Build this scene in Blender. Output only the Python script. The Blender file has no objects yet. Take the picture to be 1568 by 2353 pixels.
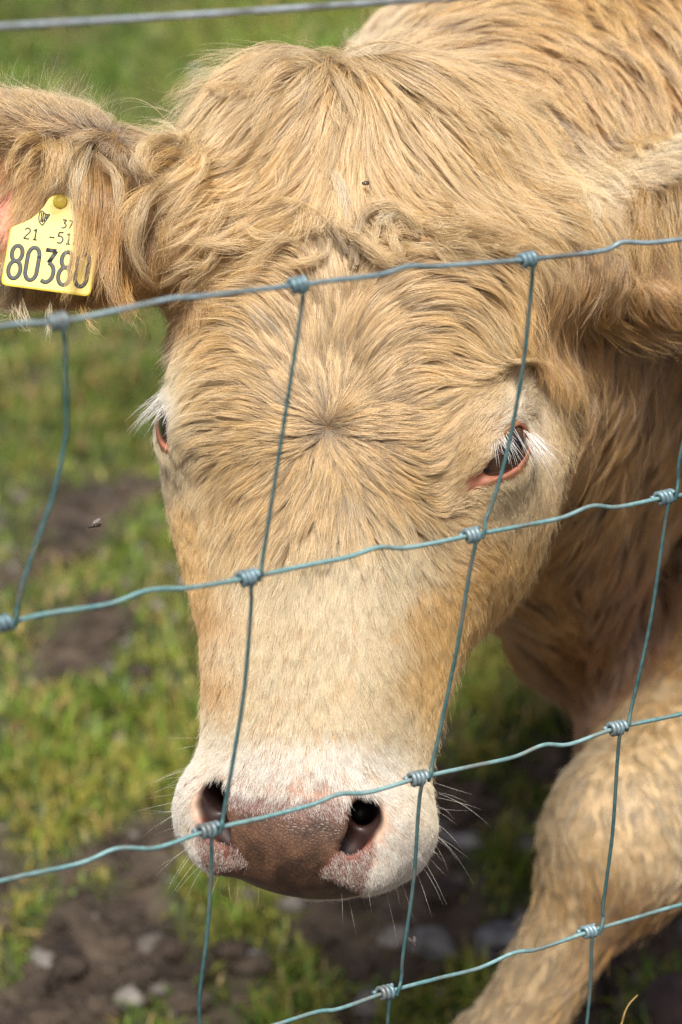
import bpy, math, random, time
import numpy as np
from mathutils import Vector, Matrix

T0 = time.time()
HAIR = True
GRASS = True
rng = np.random.default_rng(7)
random.seed(7)
scene = bpy.context.scene

# ------------------------------------------------------------------ camera, sky, sun, exposure
CAM_H, PITCH, FOCAL = 1.34, math.radians(24.0), 85.0
cam_data = bpy.data.cameras.new('camera')
cam = bpy.data.objects.new('camera', cam_data)
scene.collection.objects.link(cam)
cam.location = (0, 0, CAM_H)
cam.rotation_euler = (math.radians(90) - PITCH, 0, 0)
cam_data.sensor_fit = 'VERTICAL'
cam_data.sensor_height = 36.0
cam_data.lens = FOCAL
cam_data.clip_start = 0.05
cam_data.clip_end = 1000
cam_data.dof.use_dof = True
cam_data.dof.focus_distance = 1.50
cam_data.dof.aperture_fstop = 5.0
scene.camera = cam

SUN_EL, SUN_AZ = math.radians(65), math.radians(-172)      # azimuth measured from +Y towards +X
world = bpy.data.worlds.new('World')
scene.world = world
world.use_nodes = True
wn = world.node_tree
bg = wn.nodes['Background']
sky = wn.nodes.new('ShaderNodeTexSky')
sky.sky_type = 'NISHITA'
sky.sun_disc = False
sky.sun_elevation = SUN_EL
sky.sun_rotation = SUN_AZ
sky.air_density = 0.7
sky.dust_density = 7.0
sky.ozone_density = 0.4
wn.links.new(sky.outputs[0], bg.inputs[0])
bg.inputs[1].default_value = 0.09
sun_data = bpy.data.lights.new('sun', 'SUN')
sun_data.energy = 4.0
sun_data.angle = math.radians(18)
sun_data.color = (1.0, 0.975, 0.935)
sun = bpy.data.objects.new('sun', sun_data)
scene.collection.objects.link(sun)
sdir = Vector((math.sin(SUN_AZ) * math.cos(SUN_EL), math.cos(SUN_AZ) * math.cos(SUN_EL), math.sin(SUN_EL)))
sun.rotation_euler = sdir.to_track_quat('Z', 'Y').to_euler()
sun.location = sdir * 30
scene.view_settings.view_transform = 'Standard'
scene.view_settings.look = 'None'
scene.view_settings.exposure = 0.31
scene.view_settings.gamma = 1.0
scene.view_settings.use_curve_mapping = False
scene.cycles.use_denoising = True
scene.cycles.denoising_prefilter = 'NONE'
scene.cycles.max_bounces = 6
scene.cycles.diffuse_bounces = 4
scene.cycles.transmission_bounces = 8
scene.cycles.use_adaptive_sampling = True
scene.cycles.adaptive_threshold = 0.02
scene.cycles_curves.shape = 'RIBBONS'
scene.cycles_curves.subdivisions = 2

# ------------------------------------------------------------------ measuring frame: a point of the photograph at a distance
CR = np.array([1.0, 0, 0])
CF = np.array([0, math.cos(PITCH), -math.sin(PITCH)])
CU = np.array([0, math.sin(PITCH), math.cos(PITCH)])
CO = np.array([0, 0, CAM_H])
FPX = FOCAL / 36.0 * 2353.0                                # pixels of a 1568 x 2353 print
def W(x, y, depth):
    return CO + depth * (CF + CR * ((x - 784.0) / FPX) + CU * ((1176.5 - y) / FPX))
def project(P):
    q = P - CO
    d = q @ CF
    return 784.0 + FPX * (q @ CR) / d, 1176.5 - FPX * (q @ CU) / d, d

# ------------------------------------------------------------------ helpers
def link(o, parent=None):
    scene.collection.objects.link(o)
    if parent is not None:
        o.parent = parent
    return o
def tag(o, label=None, cat=None, group=None, kind=None):
    if label: o['label'] = label
    if cat: o['category'] = cat
    if group: o['group'] = group
    if kind: o['kind'] = kind
    return o
def mesh_np(name, verts, faces, smooth=True):
    """verts n x 3, faces m x 3 or m x 4 numpy arrays"""
    me = bpy.data.meshes.new(name)
    verts = np.asarray(verts, np.float32); faces = np.asarray(faces, np.int32)
    m, k = faces.shape
    me.vertices.add(len(verts)); me.vertices.foreach_set('co', verts.ravel())
    me.loops.add(m * k); me.loops.foreach_set('vertex_index', faces.ravel())
    me.polygons.add(m)
    me.polygons.foreach_set('loop_start', np.arange(m, dtype=np.int32) * k)
    if smooth:
        me.polygons.foreach_set('use_smooth', np.ones(m, bool))
    me.update(calc_edges=True)
    me.validate()
    return me
def set_color(me, name, col, domain='POINT'):
    a = me.attributes.new(name, 'FLOAT_COLOR', domain)
    c = np.ones((len(col), 4), np.float32); c[:, :3] = col
    a.data.foreach_set('color', c.ravel())
def srgb(r, g, b):
    c = np.array([r, g, b]) / 255.0
    return np.where(c <= 0.04045, c / 12.92, ((c + 0.055) / 1.055) ** 2.4)
def new_mat(name):
    m = bpy.data.materials.new(name)
    m.use_nodes = True
    nt = m.node_tree
    return m, nt, nt.nodes['Principled BSDF']
def node(nt, typ, **kw):
    n = nt.nodes.new(typ)
    for k, v in kw.items():
        if k.startswith('i_'):
            n.inputs[k[2:].replace('_', ' ')].default_value = v
        else:
            setattr(n, k, v)
    return n
def ramp(nt, fac, stops):
    r = nt.nodes.new('ShaderNodeValToRGB')
    el = r.color_ramp.elements
    while len(el) < len(stops): el.new(0.5)
    for e, (p, c) in zip(el, stops):
        e.position = p; e.color = (*c, 1)
    nt.links.new(fac, r.inputs[0])
    return r
def bump(nt, bsdf, height, strength, dist):
    b = nt.nodes.new('ShaderNodeBump')
    b.inputs['Strength'].default_value = strength
    b.inputs['Distance'].default_value = dist
    nt.links.new(height, b.inputs['Height'])
    nt.links.new(b.outputs[0], bsdf.inputs['Normal'])
    return b

# lattice value noise, vectorised (used for terrain, hair waves, colour patches)
_NT = rng.random((64, 64, 64)).astype(np.float32)
def vnoise(P, scale, seed=0):
    q = np.asarray(P, np.float64) * scale + seed * 17.37 + 1000.0
    i = np.floor(q).astype(np.int64); f = q - i
    f = f * f * (3 - 2 * f)
    out = 0
    for a in (0, 1):
        wa = f[:, 0] if a else 1 - f[:, 0]
        for b in (0, 1):
            wb = f[:, 1] if b else 1 - f[:, 1]
            for c in (0, 1):
                wc = f[:, 2] if c else 1 - f[:, 2]
                out = out + wa * wb * wc * _NT[(i[:, 0] + a) & 63, (i[:, 1] + b) & 63, (i[:, 2] + c) & 63]
    return out * 2 - 1

def tube(path, rad, sides=8, closed_ends=True):
    """swept tube: path n x 3, rad scalar or n -> verts, quads (caps as degenerate fans are left out)"""
    P = np.asarray(path, float); n = len(P)
    rad = np.broadcast_to(np.asarray(rad, float), (n,))
    tan = np.gradient(P, axis=0)
    tan /= np.linalg.norm(tan, axis=1)[:, None] + 1e-12
    ref = np.array([0, 0, 1.0]) if abs(tan[0, 2]) < 0.8 else np.array([1.0, 0, 0])
    nrm = np.zeros_like(P); v = np.cross(tan[0], ref); v /= np.linalg.norm(v); nrm[0] = v
    for i in range(1, n):
        v = nrm[i - 1] - tan[i] * (nrm[i - 1] @ tan[i])
        nrm[i] = v / (np.linalg.norm(v) + 1e-12)
    bi = np.cross(tan, nrm)
    a = np.linspace(0, 2 * math.pi, sides, endpoint=False)
    V = P[:, None, :] + rad[:, None, None] * (np.cos(a)[None, :, None] * nrm[:, None, :] + np.sin(a)[None, :, None] * bi[:, None, :])
    V = V.reshape(-1, 3)
    i = np.arange(n - 1)[:, None] * sides; j = np.arange(sides)[None, :]; j2 = (j + 1) % sides
    F = np.stack([i + j, i + j2, i + sides + j2, i + sides + j], -1).reshape(-1, 4)
    if closed_ends:
        c0, c1 = len(V), len(V) + 1
        V = np.vstack([V, P[0], P[-1]])
        jj = np.arange(0, sides, 2)
        e0 = np.stack([np.full(len(jj), c0), (jj + 2) % sides, jj + 1, jj], 1)
        b = (n - 1) * sides
        e1 = np.stack([np.full(len(jj), c1), b + jj, b + jj + 1, b + (jj + 2) % sides], 1)
        F = np.vstack([F, e0, e1])
    return V, F
def spline(pts, n):
    """Catmull-Rom through pts, n samples"""
    P = np.asarray(pts, float)
    P = np.vstack([2 * P[0] - P[1], P, 2 * P[-1] - P[-2]])
    m = len(P) - 3
    t = np.linspace(0, m - 1e-9, n); i = t.astype(int); f = (t - i)[:, None]
    p0, p1, p2, p3 = P[i], P[i + 1], P[i + 2], P[i + 3]
    return 0.5 * (2 * p1 + (p2 - p0) * f + (2 * p0 - 5 * p1 + 4 * p2 - p3) * f ** 2 + (3 * p1 - p0 - 3 * p2 + p3) * f ** 3)

# ------------------------------------------------------------------ the field: mud, grass, stones
def on_ground(x, y, z=0.0):
    d = CF + CR * ((x - 784.0) / FPX) + CU * ((1176.5 - y) / FPX)
    return CO + d * ((z - CAM_H) / d[2])
TUFTS = [(1170, 2000, .07), (1165, 1955, .05), (690, 2185, .06), (500, 2075, .09), (560, 2060, .07), (430, 2010, .06), (1050, 2270, .07), (1010, 2300, .05), (640, 2300, .06), (700, 2350, .05),
         (60, 2060, .06), (20, 2180, .06), (480, 2240, .03), (330, 2330, .05), (240, 2010, .06), (1230, 1800, .05), (1480, 2330, .05), (880, 2270, .04), (130, 1900, .09), (40, 1790, .10),
         (330, 1700, .13), (400, 1760, .06), (200, 1640, .1), (1180, 1640, .08), (1150, 1560, .10), (1250, 1580, .10), (1100, 1740, .05), (230, 1850, .05), (1090, 2220, .04), (760, 2240, .03), (350, 1820, .05),
         (1500, 2290, .05), (1540, 2240, .05)]
TUFT_P = np.array([[*on_ground(a, b)[:2], r] for a, b, r in TUFTS])
def fbm2(x, y, s, o, seed):
    P = np.stack([x, y, np.full_like(x, seed * 3.1)], 1); v = 0; a = 1; t = 0
    for i in range(o):
        v = v + a * vnoise(P, s * 2 ** i, seed + i); t += a; a *= .55
    return v / t
BARE = [(200, 1130, .16), (230, 1165, .12), (120, 1470, .14), (200, 1480, .10), (30, 1290, .12), (90, 880, .10), (250, 1420, .10), (350, 1940, .2), (300, 1560, .06), (700, 20, .25), (280, 300, .10)]
BARE_P = np.array([[*on_ground(a, b)[:2], r] for a, b, r in BARE])
def grassiness(x, y):
    g = np.interp(y, [1.2, 1.95, 2.15, 2.3, 2.5, 3.0, 4.0, 5.0], [-.7, -.66, -.5, -.1, .42, .6, .85, .95])
    g = g + .75 * fbm2(x, y, 3.2, 3, 11)
    for (a, b, r) in BARE_P:
        g = g - .75 * np.exp(-(((x - a) / (r * .38)) ** 2 + ((y - b) / (r * .7)) ** 2))
    for (a, b, r) in TUFT_P:
        g = g + 1.3 * np.exp(-(((x - a) / (r * .55)) ** 2 + ((y - b) / (r * .8)) ** 2))
    return g
def height(x, y):
    near = np.exp(-np.maximum(0, np.hypot(x, y - 2.5) - 3) / 4)
    h = .028 * fbm2(x, y, 3.0, 2, 31) + near * (.034 * fbm2(x, y, 9, 4, 33) - .02 * np.maximum(0, fbm2(x, y, 6, 2, 37)) ** 1.2)
    return h * np.exp(-np.maximum(0, np.hypot(x, y) - 40) / 30) - .01
def warp(n, lo_, hi_, far0, far1):
    core = np.linspace(lo_, hi_, n)
    step = core[1] - core[0]
    g = lambda far: step * np.cumsum(1.22 ** np.arange(60))
    up = hi_ + g(0); up = up[up < far1]; dn = lo_ - g(0); dn = dn[dn > far0]
    return np.concatenate([dn[::-1], core, up])
gx = warp(230, -1.9, 1.9, -300, 300); gy = warp(330, 1.2, 6.8, -60, 600)
X, Y = np.meshgrid(gx, gy, indexing='ij')
xs, ys = X.ravel(), Y.ravel()
V = np.stack([xs, ys, height(xs, ys)], 1)
nx, ny = X.shape
i = np.arange(nx - 1)[:, None] * ny + np.arange(ny - 1)[None]
F = np.stack([i, i + ny, i + ny + 1, i + 1], -1).reshape(-1, 4)
g_me = mesh_np('ground', V, F)
gm = np.clip(grassiness(xs, ys) * 1.2 + .3, 0, 1)
ga = g_me.attributes.new('green', 'FLOAT', 'POINT'); ga.data.foreach_set('value', gm.astype(np.float32))
m_g, nt, bs = new_mat('mud_and_turf')
ga = node(nt, 'ShaderNodeAttribute', attribute_name='green')
tc = node(nt, 'ShaderNodeTexCoord')
n1 = node(nt, 'ShaderNodeTexNoise'); n1.inputs['Scale'].default_value = 14; n1.inputs['Detail'].default_value = 8; n1.inputs['Roughness'].default_value = .65
n2 = node(nt, 'ShaderNodeTexNoise'); n2.inputs['Scale'].default_value = 60; n2.inputs['Detail'].default_value = 6
for n in (n1, n2): nt.links.new(tc.outputs['Object'], n.inputs['Vector'])
mud = ramp(nt, n1.outputs['Fac'], [(.30, (.014, .009, .005)), (.45, (.046, .030, .018)), (.58, (.090, .064, .042)), (.76, (.17, .135, .095))])
turf = ramp(nt, n2.outputs['Fac'], [(.3, (.030, .040, .010)), (.6, (.075, .090, .025)), (.8, (.12, .11, .045))])
mx = node(nt, 'ShaderNodeMixRGB'); nt.links.new(ga.outputs['Fac'], mx.inputs[0]); nt.links.new(mud.outputs[0], mx.inputs[1]); nt.links.new(turf.outputs[0], mx.inputs[2])
nt.links.new(mx.outputs[0], bs.inputs['Base Color'])
rr = ramp(nt, n1.outputs['Fac'], [(.35, (.35, .35, .35)), (.65, (.85, .85, .85))]); nt.links.new(rr.outputs[0], bs.inputs['Roughness'])
ad = node(nt, 'ShaderNodeMath', operation='ADD'); nt.links.new(n1.outputs['Fac'], ad.inputs[0]); nt.links.new(n2.outputs['Fac'], ad.inputs[1])
bump(nt, bs, ad.outputs[0], 1.0, .02)
g_me.materials.append(m_g)
tag(link(bpy.data.objects.new('ground', g_me)), kind='structure')

# grass: blades too many to count, thick where the turf is
m_grass, nt, bs = new_mat('grass_blade')
ga = node(nt, 'ShaderNodeAttribute', attribute_name='blade')
nt.links.new(ga.outputs['Color'], bs.inputs['Base Color'])
bs.inputs['Roughness'].default_value = .5
tr = node(nt, 'ShaderNodeBsdfTranslucent'); nt.links.new(ga.outputs['Color'], tr.inputs['Color'])
ms = node(nt, 'ShaderNodeMixShader'); ms.inputs[0].default_value = .35
nt.links.new(bs.outputs[0], ms.inputs[1]); nt.links.new(tr.outputs[0], ms.inputs[2]); nt.links.new(ms.outputs[0], nt.nodes['Material Output'].inputs['Surface'])
def blades(n, seed):
    r = np.random.default_rng(seed)
    y = 1.5 + 7.5 * r.random(n) ** 1.25
    x = (r.random(n) * 2 - 1) * (.85 + .36 * y)
    g = grassiness(x, y)
    kp = r.random(n) < np.clip(g * .9 + .22, 0.02, 1)
    x, y, g = x[kp], y[kp], g[kp]
    n = len(x)
    h = (r.uniform(.014, .048, n)) * np.clip(.55 + .5 * g, .45, 1.15) * (1 + .35 * fbm2(x, y, 2.0, 2, 51))
    az = r.uniform(0, 6.283, n); lean = r.uniform(.4, 1.25, n)
    w = r.uniform(.0013, .0028, n) * np.interp(y, [2, 6], [1, 1.7])
    b = np.stack([x, y, height(x, y) - .004], 1)
    d = np.stack([np.cos(az), np.sin(az), 0 * az], 1); s = np.stack([-np.sin(az), np.cos(az), 0 * az], 1)
    up = np.array([0, 0, 1.0])
    p1 = b + h[:, None] * (.55 * up + .18 * lean[:, None] * d)
    p2 = b + h[:, None] * ((.95 - .42 * lean[:, None] ** 2) * up + .75 * lean[:, None] * d)
    V = np.stack([b - s * w[:, None], b + s * w[:, None], p1 - s * w[:, None] * .8, p1 + s * w[:, None] * .8, p2 - s * w[:, None] * .12, p2 + s * w[:, None] * .12], 1)
    V = V.reshape(-1, 3)
    o = np.arange(n)[:, None] * 6
    F = np.concatenate([o + np.array([[0, 1, 3, 2]]), o + np.array([[2, 3, 5, 4]])])
    pal = np.array([srgb(96, 128, 40), srgb(120, 146, 50), srgb(150, 150, 68), srgb(172, 150, 96), srgb(76, 100, 42)])
    pm = fbm2(x, y, 4, 2, 61)
    k = r.choice(5, n, p=[.30, .28, .20, .12, .10])
    k = np.where((pm > .25) & (r.random(n) < .45), 2, k); k = np.where((pm < -.3) & (r.random(n) < .3), 3, k)
    c = pal[k] * np.exp(r.normal(0, .18, n))[:, None]
    big = fbm2(x, y, 1.6, 3, 71)
    c = c * np.exp(.55 * big)[:, None] * (1 + np.clip(fbm2(x, y, 1.1, 2, 75), -.5, .7)[:, None] * np.array([.55, .18, .3]))
    c = np.repeat(c, 6, 0)
    return V, F, c
if GRASS:
    V, F, c = blades(400000, 5)
    me = mesh_np('grass', V, F); set_color(me, 'blade', np.clip(c, 0, 1)); me.materials.append(m_grass)
    tag(link(bpy.data.objects.new('grass', me)), 'patchy green pasture grass growing through the mud', 'grass', kind='stuff')
print('ground', round(time.time() - T0, 1))

m_stone, nt, bs = new_mat('field_stone')
tc = node(nt, 'ShaderNodeTexCoord'); oi = node(nt, 'ShaderNodeObjectInfo')
n1 = node(nt, 'ShaderNodeTexNoise'); n1.inputs['Scale'].default_value = 45; n1.inputs['Detail'].default_value = 8
nt.links.new(tc.outputs['Object'], n1.inputs['Vector'])
c1 = ramp(nt, n1.outputs['Fac'], [(.3, (.10, .09, .08)), (.5, (.24, .23, .22)), (.72, (.36, .35, .34))])
mx = node(nt, 'ShaderNodeMixRGB', blend_type='MULTIPLY'); mx.inputs[0].default_value = 1
nt.links.new(c1.outputs[0], mx.inputs[1]); nt.links.new(oi.outputs['Color'], mx.inputs[2])
nt.links.new(mx.outputs[0], bs.inputs['Base Color']); bs.inputs['Roughness'].default_value = .7
bump(nt, bs, n1.outputs['Fac'], .6, .004)
def stone_mesh(seed, facet=.5):
    r = np.random.default_rng(seed)
    V, F = uv_sphere0(1.0, 20, 13)
    P = V.copy()
    for _ in range(9):                                       # knock flats off a ball
        d = r.normal(size=3); d /= np.linalg.norm(d); k = r.uniform(.38, .75)
        e = np.maximum(0, P @ d - k); P -= e[:, None] * d * .92
    P += P * (.08 * vnoise(V, 2.2, seed))[:, None]
    return P, F
def uv_sphere0(r, nu, nv):
    th = np.linspace(0, math.pi, nv); ph = np.linspace(0, 2 * math.pi, nu, endpoint=False)
    T, Pp = np.meshgrid(th, ph, indexing='ij')
    V = np.stack([r * np.sin(T) * np.cos(Pp), r * np.sin(T) * np.sin(Pp), r * np.cos(T)], -1).reshape(-1, 3)
    i = np.arange(nv - 1)[:, None] * nu; j = np.arange(nu)[None]; j2 = (j + 1) % nu
    return V, np.stack([i + j, i + nu + j, i + nu + j2, i + j2], -1).reshape(-1, 4)
STONES = [
 (985, 2135, .050, .036, .030, (1.0, 1.02, 1.05), 'grey angular stone in the mud below the muzzle, beside the tall wire stay'),
 (1165, 2130, .052, .046, .034, (.95, 1.0, 1.08), 'largest bluish grey stone lying in mud against the foreleg'),
 (1085, 1930, .030, .018, .010, (1.25, 1.25, 1.3), 'flat pale stone in the mud just right of the muzzle'),
 (1205, 1945, .034, .022, .016, (1.0, 1.03, 1.1), 'grey stone half hidden behind the knee of the foreleg'),
 (1222, 2085, .018, .014, .012, (1.1, 1.1, 1.15), 'small grey stone touching the foreleg above the largest stone'),
 (905, 2120, .022, .020, .016, (1.05, 1.0, .95), 'brownish stone under the chin beside the grey angular stone'),
 (872, 2262, .030, .022, .018, (1.0, .98, .96), 'grey stone left of the lowest fence knot under the muzzle'),
 (1005, 2235, .014, .012, .010, (1.1, 1.08, 1.05), 'pebble sized stone between lowest wire and angular stone'),
 (945, 2335, .022, .018, .014, (1.1, 1.1, 1.1), 'pale stone at the bottom edge right of the lowest knot'),
 (300, 2268, .022, .018, .015, (1.3, 1.22, 1.1), 'pale rounded stone in dark mud at the lower left'),
 (102, 2198, .024, .020, .017, (1.15, 1.08, 1.0), 'pale brown stone in mud near the lower left corner'),
 (8, 2052, .020, .018, .014, (1.2, 1.25, 1.3), 'grey stone at the left edge beside a grass tuft'),
 (586, 2176, .012, .010, .009, (1.15, 1.2, 1.3), 'small bluish stone left of the long wire under the muzzle'),
 (742, 2310, .016, .014, .010, (1.0, .98, .95), 'dull stone at the bottom beside the grass tuft'),
 (330, 2150, .030, .020, .014, (.62, .55, .46), 'mud covered stone in the trampled ground at the left'),
 (1553, 2345, .040, .05, .070, (.40, .28, .27), 'purplish brown stone at the bottom right corner'),
 (1500, 2215, .030, .02, .014, (1.1, 1.1, 1.1), 'light stone behind the lower foreleg near the right edge'),
]
for k, (sx, sy, a, b, c, col, lab) in enumerate(STONES):
    P, F = stone_mesh(100 + k)
    g0 = on_ground(sx, sy)
    me = mesh_np('stone', P * np.array([a, b, c]), F); me.materials.append(m_stone)
    o = link(bpy.data.objects.new('stone', me))
    o.location = (g0[0], g0[1], float(height(np.array([g0[0]]), np.array([g0[1]]))[0]) + c * -.05)
    o.rotation_euler = (random.uniform(-.2, .2), random.uniform(-.2, .2), random.uniform(-.5, .5))
    o.color = (*[v * .72 for v in col], 1)
    tag(o, lab, 'stone', 'stones lying in the mud')
# trodden clods of mud
r = np.random.default_rng(99)
n = 5200
py_ = 1.55 + 1.6 * r.random(n) ** 1.2; px_ = (r.random(n) * 2 - 1) * 1.25
kp = grassiness(px_, py_) < .25; px_, py_ = px_[kp], py_[kp]; n = len(px_)
Vs, Fs = uv_sphere0(1.0, 8, 6)
sz = np.minimum(r.gamma(2.2, .0042, n) + .003, .019)
jit_ = 1 + .35 * vnoise(np.repeat(r.normal(size=(n, 3)) * 50, len(Vs), 0) + np.tile(Vs, (n, 1)), 1.3, 5).reshape(n, -1, 1)
V = Vs[None] * jit_ * (sz[:, None] * r.uniform(.6, 1.4, (n, 3)))[:, None, :] * np.array([1, 1, .6]) + np.stack([px_, py_, height(px_, py_) + sz * .05], 1)[:, None]
F = Fs[None] + (np.arange(n) * len(Vs))[:, None, None]
me = mesh_np('mud', V.reshape(-1, 3), F.reshape(-1, 4)); me.materials.append(m_g)
tag(link(bpy.data.objects.new('mud', me)), 'rough trodden clods of dark brown mud', 'mud', kind='stuff')
# loose grit between the stones
r = np.random.default_rng(77)
n = 700
py_ = 1.6 + 1.5 * r.random(n); px_ = (r.random(n) * 2 - 1) * 1.2
Vs, Fs = uv_sphere0(1.0, 6, 5)
sz = r.gamma(2.0, .0028, n) + .002
V = Vs[None] * (sz[:, None] * r.uniform(.6, 1.3, (n, 3)))[:, None, :] * np.array([1, 1, .7]) + np.stack([px_, py_, height(px_, py_) + sz * .2], 1)[:, None]
F = Fs[None] + (np.arange(n) * len(Vs))[:, None, None]
me = mesh_np('gravel', V.reshape(-1, 3), F.reshape(-1, 4)); me.materials.append(m_stone)
o = tag(link(bpy.data.objects.new('gravel', me)), 'small grit and pebbles scattered through the dark mud', 'gravel', kind='stuff'); o.color = (.6, .55, .5, 1)


# ------------------------------------------------------------------ the cow: one distance field, one skin
HO = W(750, 985, 1.500)                                     # the whorl on the forehead
YAW, ROLL, TILT = math.radians(11), math.radians(5.0), math.radians(2)
def _head_matrix():
    ca, sa = math.cos(TILT), math.sin(TILT)
    A = np.array([[1, 0, 0], [0, ca, -sa], [0, sa, ca]])
    cy, sy = math.cos(YAW), math.sin(YAW)
    B = np.array([[cy, 0, -sy], [0, 1, 0], [sy, 0, cy]])
    cr, sr = math.cos(ROLL), math.sin(ROLL)
    C = np.array([[cr, -sr, 0], [sr, cr, 0], [0, 0, 1]])
    M = C @ B @ A                                           # head (right, down, out) -> camera (right, down, out)
    return np.stack([CR, -CU, -CF], 1) @ M                  # -> world
HM = _head_matrix()
def H(x, y, z):
    return HO + HM @ (np.array([x, y, z], float) * 0.001)
def to_head(P):
    return (P - HO) @ HM * 1000.0

PRIMS = []        # (group, op, k, kind, data)
def frame(a1, a2=None):
    a1 = np.asarray(a1, float); a1 = a1 / np.linalg.norm(a1)
    a2 = np.array([0, 0, 1.0]) if a2 is None else np.asarray(a2, float)
    a2 = a2 - a1 * (a1 @ a2); a2 /= np.linalg.norm(a2)
    return np.stack([a1, a2, np.cross(a1, a2)], 1)
def ell(group, c, r, R=None, k=0.02, op='+'):
    R = np.eye(3) if R is None else R
    PRIMS.append((group, op, k, 'e', (np.asarray(c, float), np.asarray(r, float), R)))
def cone(group, a, b, ra, rb, k=0.02, op='+', flat=None):
    PRIMS.append((group, op, k, 'c', (np.asarray(a, float), np.asarray(b, float), ra, rb, flat)))
def prim_d(kind, D, P):
    if kind == 'e':
        c, r, R = D
        q = (P - c) @ R
        k0 = np.sqrt(((q / r) ** 2).sum(1)); k1 = np.sqrt(((q / r ** 2) ** 2).sum(1)) + 1e-9
        return k0 * (k0 - 1) / k1
    a, b, ra, rb, flat = D
    ab = b - a; q = P - a
    t = np.clip(q @ ab / (ab @ ab), 0, 1)
    v = q - t[:, None] * ab
    if flat is not None:                                    # squash across one direction
        ax, s = flat
        v = v + np.outer(v @ ax, ax) * (1 / s - 1)
        return (np.sqrt((v * v).sum(1)) - (ra + (rb - ra) * t)) * min(1.0, s + 0.25)
    return np.sqrt((v * v).sum(1)) - (ra + (rb - ra) * t)
def prim_bound(kind, D):
    if kind == 'e':
        return D[0], float(max(D[1]))
    a, b, ra, rb, flat = D
    return (a + b) / 2, float(np.linalg.norm(b - a) / 2 + max(ra, rb))
GROUPS = ['head', 'earl', 'earr', 'body', 'leg']
def field(P, want_groups=False):
    P = np.asarray(P, float)
    n = len(P)
    G = {g: np.full(n, 0.35) for g in GROUPS}
    post = []
    for (g, op, k, kind, D) in PRIMS:
        c, R = prim_bound(kind, D)
        m = ((P - c) ** 2).sum(1) < (R + k + 0.09) ** 2
        if not m.any(): continue
        idx = np.nonzero(m)[0]
        if op == '+':
            d = prim_d(kind, D, P[idx]); e = G[g][idx]
            h = np.clip(0.5 + 0.5 * (e - d) / k, 0, 1)
            G[g][idx] = e * (1 - h) + d * h - k * h * (1 - h)
        else:
            post.append((g, k, idx, prim_d(kind, D, P[idx])))
    for (g, k, idx, d) in post:                             # carving, after all that adds
        e = G[g][idx]
        h = np.clip(0.5 - 0.5 * (e + d) / k, 0, 1)
        G[g][idx] = e * (1 - h) - d * h + k * h * (1 - h)
    out = G['body'].copy()
    for g, k in (('leg', 0.04), ('head', 0.03), ('earl', 0.018), ('earr', 0.018)):
        d = G[g]
        h = np.clip(0.5 + 0.5 * (out - d) / k, 0, 1)
        out = out * (1 - h) + d * h - k * h * (1 - h)
    return (out, G) if want_groups else out

mm = lambda *v: np.array(v) * 0.001
def hell(c, r, k=0.02, op='+', sides=True, tiltz=0.0):
    """head ellipsoid, mirrored when it sits off the midline"""
    for s in ((1, -1) if (sides and c[0] != 0) else (1,)):
        R = HM
        if tiltz:
            ca, sa = math.cos(tiltz * s), math.sin(tiltz * s)
            R = HM @ np.array([[ca, -sa, 0], [sa, ca, 0], [0, 0, 1]])
        ell('head', H(c[0] * s, c[1], c[2]), np.array(r) * 0.001, R, k, op)
def hcone(a, b, ra, rb, k=0.02, op='+'):
    for s in (1, -1):
        cone('head', H(a[0] * s, a[1], a[2]), H(b[0] * s, b[1], b[2]), ra * .001, rb * .001, k, op)

# skull and face (millimetres from the whorl: across, down the face, out of the face)
hell((-3, -95, -98), (109, 112, 92), sides=False)
hell((-3, -45, -68), (105, 136, 66), 0.03, sides=False)
hell((-24, -186, -86), (92, 62, 62), 0.03, sides=False)
hell((82, -14, -50), (27, 32, 30), 0.025)                  # brow
hell((93, 5, -52), (28, 31, 28), 0.014)                    # lid mound
hcone((84, 30, -82), (62, 88, -80), 25, 28, 0.03)          # cheek bone
hcone((30, -5, -42), (27, 212, -38), 40, 30, 0.03)         # nasal bones
hcone((54, 50, -90), (38, 200, -70), 43, 34, 0.035)        # upper jaw
hell((80, 24, -144), (47, 88, 70), 0.04)
hell((90, -18, -132), (38, 70, 56), 0.03)                   # chewing muscle
hcone((64, -30, -172), (25, 190, -108), 46, 25, 0.04)      # lower jaw
hell((0, 30, -150), (84, 120, 82), 0.04)
hell((2, 248, -62), (77, 49, 62), 0.025, sides=False)                   # muzzle
hell((50, 246, -38), (31, 30, 30), 0.02)                   # nostril wing
hell((0, 250, -26), (44, 38, 24), 0.016)                   # nose pad
hell((45, 268, -22), (17, 15, 14), 0.012)                  # lobe under the nostril
hell((0, 262, -112), (52, 32, 42), 0.03)                   # chin
# nostrils: a hole and a comma-shaped slit below it
for s in (1, -1):
    ox = -3
    cone('head', H(49 * s + ox, 233, -6), H(40 * s + ox, 238, -42), .0088, .0075, 0.006, '-')
    cone('head', H(50 * s + ox, 240, -8), H(41 * s + ox, 254, -12), .0092, .0068, 0.006, '-')
    cone('head', H(41 * s + ox, 254, -12), H(25 * s + ox, 274, -16), .0066, .0030, 0.006, '-')
    cone('head', H(74 * s, 264, -80), H(62 * s, 222, -104), .003, .002, 0.004, '-')   # mouth corner
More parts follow.
